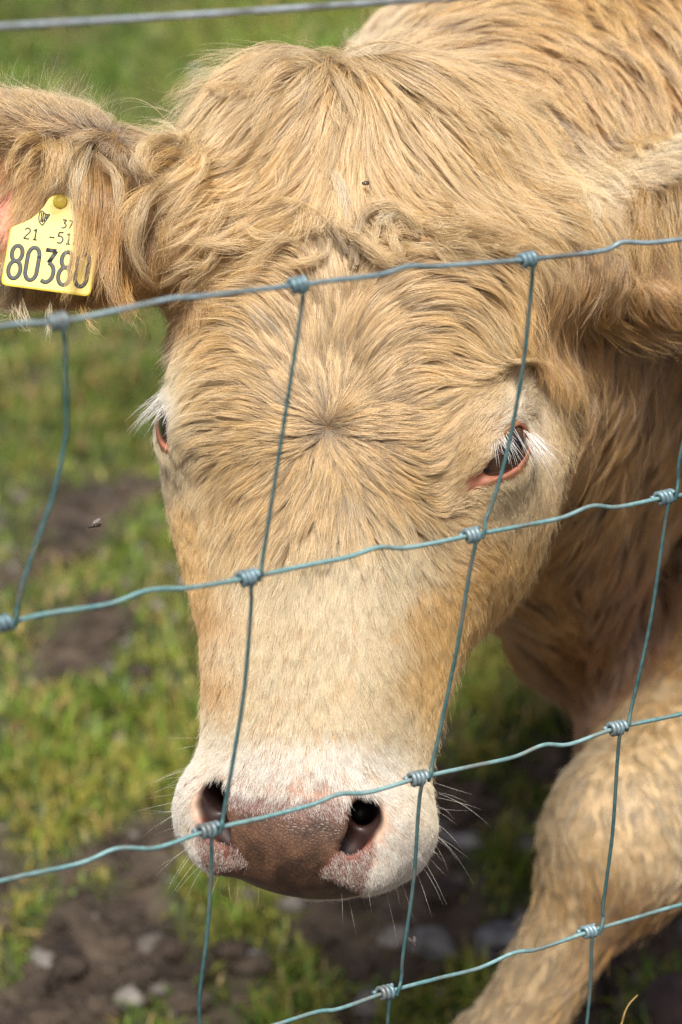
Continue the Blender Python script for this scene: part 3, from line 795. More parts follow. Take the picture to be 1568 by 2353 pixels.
# combing marks: x, y on the print, direction, length (mm), loft (mm), colour
COMB = {
 'head': [
  # whorl and forehead
  (750, 940, .05, -1, 30, 3, BLOND), (750, 1030, 0, 1, 26, 3, BLOND), (700, 985, -1, .1, 28, 3, BLOND), (800, 985, 1, .05, 28, 3, BLOND),
  (715, 950, -.7, -.7, 30, 3, BLOND), (790, 950, .6, -.8, 30, 3, BLOND), (715, 1025, -.6, .8, 28, 3, BLOND), (785, 1025, .6, .8, 28, 3, BLOND),
  (650, 980, -1, -.05, 34, 5, BLOND), (560, 990, -1, .12, 36, 5, BLOND), (470, 1000, -.95, .25, 28, 4, PALE),
  (640, 880, -.85, -.5, 38, 6, BLOND), (560, 850, -1, -.1, 38, 7, BLOND), (450, 850, -1, .1, 32, 5, PALE),
  (690, 830, -.5, -.85, 42, 7, BLOND), (620, 740, -.75, -.55, 42, 8, BLOND), (520, 720, -1, 0, 40, 8, BLOND), (430, 730, -.95, .25, 34, 7, BLOND),
  (740, 800, -.05, -1, 45, 7, BLOND), (750, 700, -.05, -1, 48, 8, BLOND), (690, 700, -.45, -.85, 46, 8, BLOND), (770, 620, 0, -1, 45, 10, BLOND),
  (640, 650, -.9, -.4, 42, 9, BLOND), (540, 620, -1, -.05, 42, 9, BLOND), (440, 620, -.9, .4, 38, 8, BLOND),
  (820, 800, .35, -.9, 44, 7, BLOND), (850, 700, .55, -.85, 46, 8, BLOND), (900, 830, .75, -.6, 42, 7, BLOND), (960, 720, .95, -.35, 44, 8, BLOND),
  (900, 630, .85, -.5, 42, 9, BLOND), (1000, 640, 1, -.05, 42, 9, BLOND), (1080, 700, .85, .5, 40, 9, BLOND), (1130, 780, .45, .9, 36, 8, BLOND),
  (1000, 800, 1, -.1, 40, 7, BLOND), (1060, 860, .9, .35, 34, 6, BLOND), (900, 920, 1, -.25, 38, 5, BLOND), (990, 950, 1, .1, 30, 5, BLOND),
  (880, 1000, 1, .15, 36, 5, BLOND), (970, 1050, .95, .35, 28, 5, BLOND), (880, 1080, .8, .6, 34, 5, BLOND), (960, 1150, .75, .65, 28, 5, BLOND),
  (820, 1120, .35, .95, 32, 5, BLOND), (900, 1220, .5, .85, 28, 5, PALE), (750, 1150, .02, 1, 32, 5, BLOND), (680, 1120, -.4, .9, 32, 5, BLOND),
  (600, 1080, -.8, .55, 34, 5, BLOND), (520, 1100, -.9, .5, 30, 5, BLOND), (620, 1200, -.45, .9, 30, 5, BLOND), (530, 1210, -.6, .8, 28, 5, BLOND),
  # bridge of the nose
  (750, 1280, .03, 1, 22, 1.6, PALE), (650, 1300, -.25, 1, 22, 1.6, PALE), (560, 1320, -.3, 1, 20, 1.6, PALE), (880, 1320, .3, 1, 20, 1.6, PALE),
  (740, 1450, .05, 1, 18, 1.6, PALE), (620, 1480, -.1, 1, 17, 1.6, PALE), (540, 1480, -.15, 1, 16, 1.6, PALE), (860, 1480, .25, 1, 18, 1.6, PALE),
  (700, 1620, -.1, 1, 15, 1.6, PALE), (580, 1640, -.25, 1, 14, 1.6, PALE), (800, 1620, .3, 1, 17, 1.6, PALE), (900, 1640, .45, .9, 16, 1.6, PALE),
  (660, 1740, -.1, 1, 12, 2, WHITE), (560, 1740, -.2, 1, 11, 2, WHITE), (780, 1740, .25, 1, 13, 2.5, WHITE), (900, 1760, .5, .85, 11, 2, WHITE),
  # muzzle
  (480, 1730, -.4, .9, 8, 1.5, WHITE), (440, 1850, -.5, .85, 7, 1.5, WHITE), (450, 1960, -.3, .95, 7, 1.5, WHITE), (620, 1830, -.05, 1, 5, 1, WHITE),
  (720, 1820, .2, 1, 5, 1, WHITE), (930, 1880, .6, .8, 7, 1.5, WHITE), (960, 1960, .4, .9, 7, 1.5, WHITE), (900, 2030, .2, 1, 8, 1.5, WHITE),
  (1000, 1860, .3, .95, 9, 2, PALE), (980, 1740, .4, .9, 12, 2, PALE),
  # left side of the face
  (395, 800, -.3, .9, 14, 2, PALE), (385, 900, -.4, .9, 8, 1.5, WHITE), (400, 1080, -.2, 1, 9, 2, PALE), (430, 1180, -.2, 1, 14, 2, GOLD), (455, 1300, -.15, 1, 16, 2, GOLD),
  (480, 1420, -.1, 1, 16, 2, AMBER), (480, 1560, -.15, 1, 15, 2, AMBER), (460, 1660, -.25, 1, 12, 2, PALE),
  # round the right eye, cheek, jaw
  (1060, 930, .45, -.8, 12, 1.5, BLOND), (1050, 1040, .4, -.85, 11, 1.5, BLOND), (1040, 1130, .35, -.9, 12, 1.5, BLOND), (1150, 880, .6, -.6, 12, 1.5, BLOND),
  (1210, 900, .4, -.5, 9, 1.5, PALE), (1200, 960, .7, -.3, 7, 1.2, WHITE), (1130, 1180, .5, .8, 9, 1.5, PALE), (1200, 1120, .7, .6, 9, 1.5, PALE),
  (1240, 1050, .6, .8, 12, 2, PALE), (1280, 900, .1, 1, 28, 2.2, GOLD), (1270, 1000, .1, 1, 26, 2.2, GOLD), (1260, 1120, 0, 1, 24, 2.2, GOLD),
  (1310, 950, .05, 1, 32, 2.2, GOLD), (1250, 1220, .1, 1, 22, 2.2, GOLD), (1150, 1260, .75, .6, 17, 2.2, GOLD), (1060, 1260, .85, .4, 16, 2.5, GOLD),
  (1000, 1250, .5, .8, 18, 2.2, PALE), (1100, 1360, .75, .6, 18, 2.2, GOLD), (1200, 1340, .5, .85, 20, 2.2, GOLD), (1000, 1400, .35, .95, 20, 2.2, GOLD), (1060, 1480, .55, .85, 20, 2.2, GOLD),
  (1120, 1480, .2, 1, 22, 2.2, GOLD), (980, 1560, .5, .85, 20, 2.2, GOLD), (1050, 1620, .1, 1, 20, 2.2, GOLD), (1020, 1720, .1, 1, 14, 2.5, GOLD),
  # forelock from the poll
  (740, 165, -.05, 1, 95, 16, BLOND), (780, 260, .05, 1, 90, 16, BLOND), (790, 350, .03, 1, 70, 14, BLOND), (780, 440, 0, 1, 40, 10, BLOND),
  (690, 175, -.6, .8, 95, 18, BLOND), (620, 180, -.85, .5, 90, 18, PALE), (640, 280, -.5, .85, 90, 16, BLOND), (560, 240, -.75, .65, 85, 18, BLOND),
  (500, 270, -.65, .75, 75, 16, BLOND), (460, 350, -.6, .8, 65, 14, BLOND), (560, 360, -.7, .7, 80, 14, BLOND), (660, 380, -.45, .9, 80, 13, BLOND),
  (620, 460, -.85, .5, 60, 12, BLOND), (500, 460, -.9, .45, 60, 12, BLOND), (420, 480, -.7, .7, 50, 10, BLOND), (520, 550, -1, .15, 48, 10, BLOND), (410, 560, -.75, .65, 42, 9, BLOND),
  (840, 180, .45, .9, 95, 17, BLOND), (880, 280, .35, .95, 90, 15, BLOND), (900, 400, .4, .9, 70, 13, BLOND), (950, 200, .85, .5, 95, 18, BLOND), (980, 300, .6, .8, 90, 15, BLOND),
  (1000, 420, .55, .85, 70, 13, BLOND), (1070, 220, .85, .55, 95, 18, BLOND), (1100, 320, .72, .7, 85, 15, BLOND), (1110, 430, .8, .55, 65, 13, BLOND), (1180, 270, .8, .6, 90, 17, PALE),
  (1220, 370, .78, .63, 80, 15, BLOND), (1280, 440, .85, .5, 65, 14, BLOND), (1000, 530, .95, .2, 48, 11, BLOND), (1120, 530, 1, .15, 48, 11, BLOND), (1230, 540, .85, .5, 45, 11, GOLD),
  (1150, 620, .85, .5, 42, 10, GOLD), (1240, 640, .6, .8, 40, 9, GOLD), (1280, 730, .3, .95, 36, 8, GOLD), (1200, 740, .5, .85, 34, 8, GOLD), (880, 520, .5, .6, 40, 10, BLOND),
 ],
 'earl': [
  (0, 205, -.3, -1, 34, 10, PALE), (110, 225, .2, -1, 34, 10, PALE), (210, 265, .4, -.8, 28, 8, PALE), (290, 325, .4, -.5, 18, 4, PALE), (40, 250, -.9, -.3, 26, 4, BLOND), (140, 270, -.8, -.35, 28, 4, BLOND),
  (60, 300, -.8, .3, 30, 5, GOLD), (150, 320, -.7, .5, 38, 6, GOLD), (220, 320, -.6, .4, 34, 5, BLOND), (240, 360, -.4, .9, 48, 8, AMBER), (280, 380, -.2, 1, 52, 9, AMBER), (330, 400, 0, 1, 55, 10, GOLD), (370, 470, .1, 1, 50, 9, GOLD),
  (100, 370, -.5, .85, 55, 10, GOLD), (200, 420, -.15, 1, 60, 11, GOLD), (280, 480, 0, 1, 60, 11, AMBER), (330, 550, .05, 1, 50, 10, AMBER), (220, 560, 0, 1, 50, 9, AMBER),
  (100, 560, -.05, 1, 45, 7, AMBER), (100, 660, 0, 1, 40, 8, GOLD), (220, 660, .1, 1, 42, 8, AMBER), (310, 640, .15, 1, 42, 8, AMBER), (0, 680, -.1, 1, 40, 8, PALE), (0, 450, -.3, .9, 18, 2, PALE),
 ],
 'earr': [
  (1390, 425, .9, -.25, 24, 3, PALE), (1470, 390, .9, -.4, 22, 3, PALE), (1560, 345, .9, -.4, 22, 3, PALE), (1430, 450, .9, -.2, 26, 4, PALE), (1520, 410, .9, -.3, 26, 4, PALE), (1430, 500, .5, .8, 34, 6, AMBER), (1520, 470, .6, .7, 34, 6, BROWN),
  (1400, 540, .1, 1, 55, 9, AMBER), (1480, 560, .3, .95, 65, 11, AMBER), (1560, 560, .45, .9, 65, 11, AMBER), (1420, 660, .1, 1, 60, 11, AMBER), (1500, 680, .2, 1, 60, 11, AMBER), (1560, 750, .3, 1, 60, 11, GOLD),
 ],
 'body': [
  (800, 130, -.2, -1, 30, 12, PALE), (870, 100, .1, -1, 38, 14, PALE), (900, 120, .5, -.75, 45, 12, GOLD), (960, 60, .6, -.75, 50, 12, GOLD), (1000, 130, .95, -.3, 60, 10, GOLD),
  (1050, 60, .9, -.4, 60, 10, GOLD), (1120, 130, 1, .15, 60, 10, GOLD), (1150, 30, .9, .2, 60, 10, GOLD), (1230, 170, .8, .55, 60, 10, GOLD), (1250, 60, .7, .65, 60, 10, GOLD),
  (1300, 260, .6, .8, 60, 10, GOLD), (1340, 120, .5, .85, 60, 10, GOLD), (1420, 60, .35, .95, 60, 10, GOLD), (1420, 250, .3, .95, 60, 10, GOLD), (1520, 150, .25, 1, 60, 10, GOLD), (1540, 300, .15, 1, 60, 10, GOLD),
  (1350, 350, .6, .7, 50, 9, PALE), (1400, 600, .2, 1, 60, 10, AMBER), (1400, 750, .05, 1, 60, 10, AMBER), (1350, 850, 0, 1, 60, 10, AMBER), (1480, 800, .15, 1, 70, 12, AMBER), (1560, 900, .2, 1, 70, 12, AMBER),
  (1420, 1000, -.05, 1, 60, 10, AMBER), (1520, 1050, -.1, 1, 60, 12, AMBER), (1360, 1150, -.05, 1, 60, 10, AMBER), (1300, 1300, .1, 1, 50, 9, AMBER), (1400, 1300, .2, 1, 60, 10, BROWN), (1250, 1420, .3, 1, 60, 10, AMBER),
  (1350, 1450, .15, 1, 65, 10, BROWN), (1480, 1350, .1, 1, 60, 10, BROWN), (1550, 1450, -.1, 1, 50, 8, BROWN),
 ],
'leg': [
  (1560, 1500, -.3, 1, 21, 2, GOLD), (1450, 1620, -.4, .9, 19, 2, GOLD), (1350, 1750, -.3, 1, 19, 2, BEIGE), (1480, 1780, .05, 1, 21, 2, BEIGE), (1300, 1900, 0, 1, 21, 2, BEIGE),
  (1420, 1930, .35, .9, 24, 3, GOLD), (1520, 1950, .2, 1, 27, 4, PALE), (1300, 2050, .05, 1, 24, 3, GOLD), (1420, 2100, -.05, 1, 28, 5, BROWN), (1500, 2100, -.4, .9, 28, 4, AMBER), (1280, 2180, -.3, 1, 22, 3, BEIGE),
  (1380, 2250, -.5, .85, 24, 4, AMBER), (1180, 2280, -.65, .75, 19, 2, BEIGE), (1300, 2340, -.6, .8, 21, 3, GOLD),
 ],
}
SIG = {'head': 62.0, 'earl': 60.0, 'earr': 70.0, 'body': 95.0, 'leg': 90.0}
def comb(group, x, y):
    """direction, length, loft and colour of the hair at a point of the print"""
    T = COMB[group]
    A = np.array([[t[0], t[1], t[2], t[3], t[4], t[5], *t[6]] for t in T], np.float64)
    dn = np.hypot(A[:, 2], A[:, 3]); A[:, 2] /= dn; A[:, 3] /= dn
    out = np.empty((len(x), 7))
    for a in range(0, len(x), 40000):
        xs, ys = x[a:a + 40000], y[a:a + 40000]
        d2 = (xs[:, None] - A[None, :, 0]) ** 2 + (ys[:, None] - A[None, :, 1]) ** 2
        w = np.exp(-np.minimum(d2 / SIG[group] ** 2, 300)) + 1e3 / (d2 + 900.0) ** 2.5 * 1e2
        w /= w.sum(1)[:, None]
        out[a:a + 40000] = w @ A[:, 2:9]
    return out

m_hair, nt, bs = new_mat('cow_hair')
nt.nodes.remove(bs)
hb = node(nt, 'ShaderNodeBsdfDiffuse')
ht = node(nt, 'ShaderNodeBsdfTranslucent')
hg = node(nt, 'ShaderNodeBsdfHair', component='Reflection')
hg.inputs['RoughnessU'].default_value = .22
hg.inputs['RoughnessV'].default_value = .9
hg.inputs['Offset'].default_value = math.radians(-4)
hs1 = node(nt, 'ShaderNodeMixShader'); hs1.inputs[0].default_value = .22
hs2 = node(nt, 'ShaderNodeMixShader'); hs2.inputs[0].default_value = .22
nt.links.new(hb.outputs[0], hs1.inputs[1]); nt.links.new(ht.outputs[0], hs1.inputs[2])
nt.links.new(hs1.outputs[0], hs2.inputs[1]); nt.links.new(hg.outputs[0], hs2.inputs[2])
ha = node(nt, 'ShaderNodeAttribute', attribute_name='hair_color')
hi_ = node(nt, 'ShaderNodeHairInfo')
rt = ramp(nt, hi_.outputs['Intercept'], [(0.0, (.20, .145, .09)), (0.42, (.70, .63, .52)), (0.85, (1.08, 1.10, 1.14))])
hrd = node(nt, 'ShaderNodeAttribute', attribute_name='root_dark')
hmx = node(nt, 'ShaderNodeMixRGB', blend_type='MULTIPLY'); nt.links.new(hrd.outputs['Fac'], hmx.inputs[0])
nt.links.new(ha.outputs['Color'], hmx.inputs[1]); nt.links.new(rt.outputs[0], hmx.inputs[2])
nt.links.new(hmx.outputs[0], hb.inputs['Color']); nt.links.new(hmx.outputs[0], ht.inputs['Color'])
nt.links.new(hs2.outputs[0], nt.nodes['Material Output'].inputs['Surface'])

def curves_object(name, P, rad_root, col, parent, tip=0.25, root=1.0):
    """P: hairs x points x 3"""
    n, k, _ = P.shape
    cu = bpy.data.hair_curves.new(name)
    cu.add_curves([k] * n)
    cu.position_data.foreach_set('vector', P.astype(np.float32).ravel())
    t = np.linspace(0, 1, k)
    prof = np.minimum(1.0, (1 - t) * 1.9 + tip)
    rr = np.asarray(rad_root)[:, None] * prof[None]
    at = cu.attributes.get('radius') or cu.attributes.new('radius', 'FLOAT', 'POINT')
    at.data.foreach_set('value', rr.astype(np.float32).ravel())
    ca = cu.attributes.new('hair_color', 'FLOAT_COLOR', 'CURVE')
    c4 = np.ones((n, 4), np.float32); c4[:, :3] = col
    ca.data.foreach_set('color', c4.ravel())
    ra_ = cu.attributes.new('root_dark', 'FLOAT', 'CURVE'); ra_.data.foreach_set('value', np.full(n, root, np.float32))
    cu.materials.append(m_hair)
    o = link(bpy.data.objects.new(name, cu), parent)
    return o

def sample_roots(n, weight):
    """n points on the skin, spread by area x weight (per face)"""
    A = CV[CFc]
    area = 0.5 * np.linalg.norm(np.cross(A[:, 2] - A[:, 0], A[:, 3] - A[:, 1]), axis=1)
    w = area * weight; cs = np.cumsum(w)
    f = np.searchsorted(cs, rng.random(n) * cs[-1])
    u, v = rng.random(n)[:, None], rng.random(n)[:, None]
    Q = A[f]
    return (Q[:, 0] * (1 - u) + Q[:, 1] * u) * (1 - v) + (Q[:, 3] * (1 - u) + Q[:, 2] * u) * v, f

FC = CV[CFc].mean(1)
_d, _G = field(FC, True)
GI = np.argmin(np.stack([_G[g] + (0.004 if g == 'body' else 0) for g in GROUPS], 1), 1)
FN = gnormal(FC)
fx, fy, fd = project(FC)
view = (CO - FC); view /= np.linalg.norm(view, axis=1)[:, None]
facing = (FN * view).sum(1)
bare = np.zeros(len(FC), bool)
bare |= nose[CFc].mean(1) > .5
fh = to_head(FC)
for s in EYES:
    c, out, lng, wid = EYES[s]
    q = FC - c
    a_, b_, o_ = q @ lng * 1000, q @ wid * 1000, q @ out * 1000
    bare |= (np.sqrt((a_ / 18.5) ** 2 + (b_ / 13.0) ** 2) < 1.15) & (o_ > 4)
    bare |= (np.exp(-((a_ + 29) / 12) ** 2 - ((b_ - 1) / 5.5) ** 2) > .4) & (o_ > -6)
holes = np.zeros(len(FC), bool)
for (g, op, k, kind, D) in PRIMS:
    if op == '-' and g == 'head':
        holes |= prim_d(kind, D, FC) < .0038
bare |= holes
vis = (facing > -.45) & (fx > -400) & (fx < 2900) & (fy > -1100) & (fy < 2800) & ~bare

def grow(group, n_clump, n_child, spread, rad, K=9, weight=None, wave=.35, seed=0, clump=.8, jit=1.0, var=.16, sup=.10, pull=.55, hv=.17):
    gi = GROUPS.index(group)
    w = (vis & (GI == gi)).astype(float)
    if weight is not None: w = w * weight
    R, f = sample_roots(n_clump, w)
    n = len(R)
    x, y, d = project(R)
    C = comb(group, x, y)
    L = C[:, 2] * .001 * rng.uniform(.7, 1.15, n) * (np.where(C[:, 2] > 24, 1.2, 1.0) if group == 'head' else 1.0)
    loft = C[:, 3] * .001 * rng.uniform(.25, 1.15, n)
    col = C[:, 4:7]
    # bigger locks: neighbours share their loft and are drawn together towards the tip
    ns = max(50, int(n * sup))
    Si = rng.choice(n, ns, replace=False)
    near = np.empty(n, int)
    for a in range(0, n, 2000):
        near[a:a + 2000] = np.argmin(((R[a:a + 2000, None] - R[Si][None]) ** 2).sum(2), 1)
    loft = loft * .45 + C[:, 3] * .00055 * rng.uniform(.1, 1.9, ns)[near]
    P = np.empty((n, K, 3)); P[:, 0] = R - gnormal(R) * .0006
    p = R.copy()
    ph = vnoise(R, 16, 3 + seed) * 9 + rng.normal(0, .5, n)
    wa = vnoise(R, 26, 5 + seed) * wave * 1.25 + vnoise(R, 110, 6 + seed) * wave * .3
    wloc = np.interp(y, [560, 720], [1.15, .55]) if group == 'head' else np.ones(n)
    wa = wa * wloc
    for k in range(1, K):
        t = k / (K - 1)
        x, y, d = project(p)
        c = comb(group, x, y)
        dx, dy = c[:, 0], c[:, 1]
        ang = wa * (0.4 + t) + wloc * (.22 * wave / .35 * np.sin(ph + 4.5 * t) + vnoise(p, 60, 9 + seed) * wave * .5)
        ca, sa = np.cos(ang), np.sin(ang)
        dx, dy = dx * ca - dy * sa, dx * sa + dy * ca
        v = dx[:, None] * CR - dy[:, None] * CU
        nm = gnormal(p)
        v = v - nm * (v * nm).sum(1)[:, None]
        v /= np.linalg.norm(v, axis=1)[:, None] + 1e-6
        p = p + v * (L / (K - 1))[:, None]
        h = loft * (1 - (1 - t) ** 2.2) * (1 - .45 * t ** 3) + .0004
        dd = trilerp(GRID, lo, VOX, p)
        p = p + nm * np.clip(h - dd, -.006, .006)[:, None]
        P[:, k] = p
    tp = np.linspace(0, 1, K)[None, :, None]
    dv = P[Si[near]] - P
    dv *= np.minimum(1, .014 / (np.linalg.norm(dv, axis=2, keepdims=True) + 1e-6))
    P = P + dv * pull * tp ** 1.3 * np.clip((L - .008) / .02, 0, 1)[:, None, None]
    # children
    N = n * n_child
    par = np.repeat(np.arange(n), n_child)
    nm = gnormal(R)
    t1 = np.cross(nm, np.array([.3, .5, .8])); t1 /= np.linalg.norm(t1, axis=1)[:, None]
    t2 = np.cross(nm, t1)
    ra = spread * np.sqrt(rng.random(N)); an = rng.uniform(0, 6.283, N)
    off = (ra * np.cos(an))[:, None] * t1[par] + (ra * np.sin(an))[:, None] * t2[par]
    lsc = rng.uniform(.6, 1.0, N)
    tt = np.linspace(0, 1, K)
    q = lsc[:, None] * tt[None] * (K - 1)
    i = np.minimum(q.astype(int), K - 2); fr = (q - i)[..., None]
    Q = P[par[:, None], i] * (1 - fr) + P[par[:, None], i + 1] * fr
    cl = rng.uniform(clump - .3, min(clump + .12, 1.0), N)
    Q += off[:, None, :] * (1 - cl[:, None] * np.minimum(1, tt[None] * 1.7))[..., None]
    am = jit * rng.gamma(1.6, .00045, N); ph = rng.uniform(0, 6.28, (N, 2)); fq = rng.uniform(2.5, 6, (N, 1))
    Q += (am[:, None] * tt[None] * np.sin(ph[:, :1] + fq * tt[None]))[..., None] * t1[par][:, None]
    Q += (am[:, None] * tt[None] * np.sin(ph[:, 1:] + fq * tt[None]))[..., None] * nm[par][:, None] * .8
    fly = rng.random(N) < .012                                 # a few that stand off
    Q += (fly[:, None] * tt[None] ** 1.5 * (L[par] * .28)[:, None])[..., None] * nm[par][:, None]
    # colour
    cb = np.exp(rng.normal(0, var, n))
    red = np.clip(vnoise(R, 30, 21 + seed) * .5 + rng.normal(0, .3, n), -.6, .8)
    cc = col * cb[:, None]
    cc = cc * (1 - np.clip(red, 0, 1)[:, None] * np.array([.04, .10, .22])) + np.clip(-red, 0, 1)[:, None] * .35 * (np.array([.95, .86, .72]) - cc)
    cc = cc[par] * np.exp(rng.normal(0, hv, N))[:, None]
    return Q, np.full(N, rad) * rng.uniform(.7, 1.2, N), keep_hue(cc)

def ray_surface(x, y, h):
    """the point where the line of sight through x, y comes within h of the hide"""
    x = np.atleast_1d(np.asarray(x, float)); y = np.atleast_1d(np.asarray(y, float)); h = np.broadcast_to(h, x.shape)
    ds = np.arange(1.30, 2.5, .002)
    out = np.empty((len(x), 3))
    for k in range(len(x)):
        P = CO + ds[:, None] * (CF + CR * ((x[k] - 784.0) / FPX) + CU * ((1176.5 - y[k]) / FPX))
        g = trilerp(GRID, lo, VOX, P)
        i = np.argmax(g < h[k]) if (g < h[k]).any() else np.argmin(g)
        out[k] = P[i]
    return out
LOCKS = []
def lock(pts, width, n, col, rad=.00009, K=12, taper=.75, depth=None, curl=.6, spreadr=.5, sub=7):
    """one lock of hair along marks (x, y, height in mm) or, with depth, along points of space; it is made of a few strands"""
    A = np.array(pts, float)
    if depth is None:
        G = ray_surface(A[:, 0], A[:, 1], A[:, 2] * .001)
    else:
        G = np.stack([W(a[0], a[1], a[2]) for a in A])
    t = np.linspace(0, 1, K)
    for j in range(sub):
        m = max(4, int(n * .8 / sub * rng.uniform(.4, 1.6)))
        w = width * .001
        Gj = G + rng.normal(0, w * .32, G.shape) + rng.normal(0, w * .75, (1, 3)) * np.linspace(1, 1 - taper * .6, len(G))[:, None]
        S = spline(Gj, K)
        tan = np.gradient(S, axis=0); tan /= np.linalg.norm(tan, axis=1)[:, None] + 1e-9
        u = np.cross(tan, CF); u /= np.linalg.norm(u, axis=1)[:, None] + 1e-9
        v = np.cross(tan, u)
        r = w * .6 * np.sqrt(rng.random(m)); an = rng.uniform(0, 6.28, m)
        shape = (.5 + .8 * np.sin(np.pi * np.minimum(1, t * .9 + .08))) * (1 - taper * t ** 2)
        ph = rng.uniform(0, 6.28, (m, 1)); am = rng.gamma(1.4, .00055, (m, 1)) * curl
        ox = (r * np.cos(an))[:, None] * shape[None] + am * np.sin(ph + 7 * t[None]) * (.3 + t[None])
        oy = (r * np.sin(an))[:, None] * shape[None] * .6 + am * np.cos(ph * 1.7 + 6 * t[None]) * (.3 + t[None])
        ls = rng.uniform(1 - spreadr * .5, 1.0, m) * rng.uniform(.85, 1.0)
        q = ls[:, None] * t[None] * (K - 1); i = np.minimum(q.astype(int), K - 2); fr = q - i
        lerp = lambda X: X[i] * (1 - fr[..., None]) + X[i + 1] * fr[..., None]
        rows = np.arange(m)[:, None]
        oxl = ox[rows, i] * (1 - fr) + ox[rows, i + 1] * fr; oyl = oy[rows, i] * (1 - fr) + oy[rows, i + 1] * fr
        Q = lerp(S) + oxl[..., None] * lerp(u) + oyl[..., None] * lerp(v)
        c = np.asarray(col) * np.exp(rng.normal(0, .14)) * np.exp(rng.normal(0, .14, m))[:, None]
        LOCKS.append((Q, np.full(m, rad) * rng.uniform(.7, 1.2, m), keep_hue(c)))

def bristles(marks, n, rad, col, bend=.15, K=7, wob=.0015):
    """stiff single hairs: marks are (x, y, dx, dy, out mm) along a track; hairs are spread between them"""
    A = np.array(marks, float)
    t = np.sort(rng.random(n)) * (len(A) - 1); i = np.minimum(t.astype(int), len(A) - 2); f = (t - i)[:, None]
    M = A[i] * (1 - f) + A[i + 1] * f
    M[:, :2] += rng.normal(0, 5, (n, 2))
    R = ray_surface(M[:, 0], M[:, 1], .0005)
    d = (R - CO) @ CF
    sc = rng.uniform(.45, 1.15, n)
    v = ((M[:, 2] * sc + rng.normal(0, 9, n)) / FPX * d)[:, None] * CR - ((M[:, 3] * sc + rng.normal(0, 9, n)) / FPX * d)[:, None] * CU - (M[:, 4] * sc * .001)[:, None] * CF
    tt = np.linspace(0, 1, K)
    g = rng.normal(bend, .12, n)
    Q = R[:, None] + v[:, None] * tt[None, :, None] + (np.linalg.norm(v, axis=1) * g)[:, None, None] * (tt[None, :, None] ** 2) * (-CU) + rng.normal(0, wob, (n, 1, 3)) * (tt[None, :, None] ** 2)
    c = np.asarray(col) * np.exp(rng.normal(0, .12, n))[:, None]
    return Q, np.full(n, rad) * rng.uniform(.7, 1.2, n), keep_hue(c)

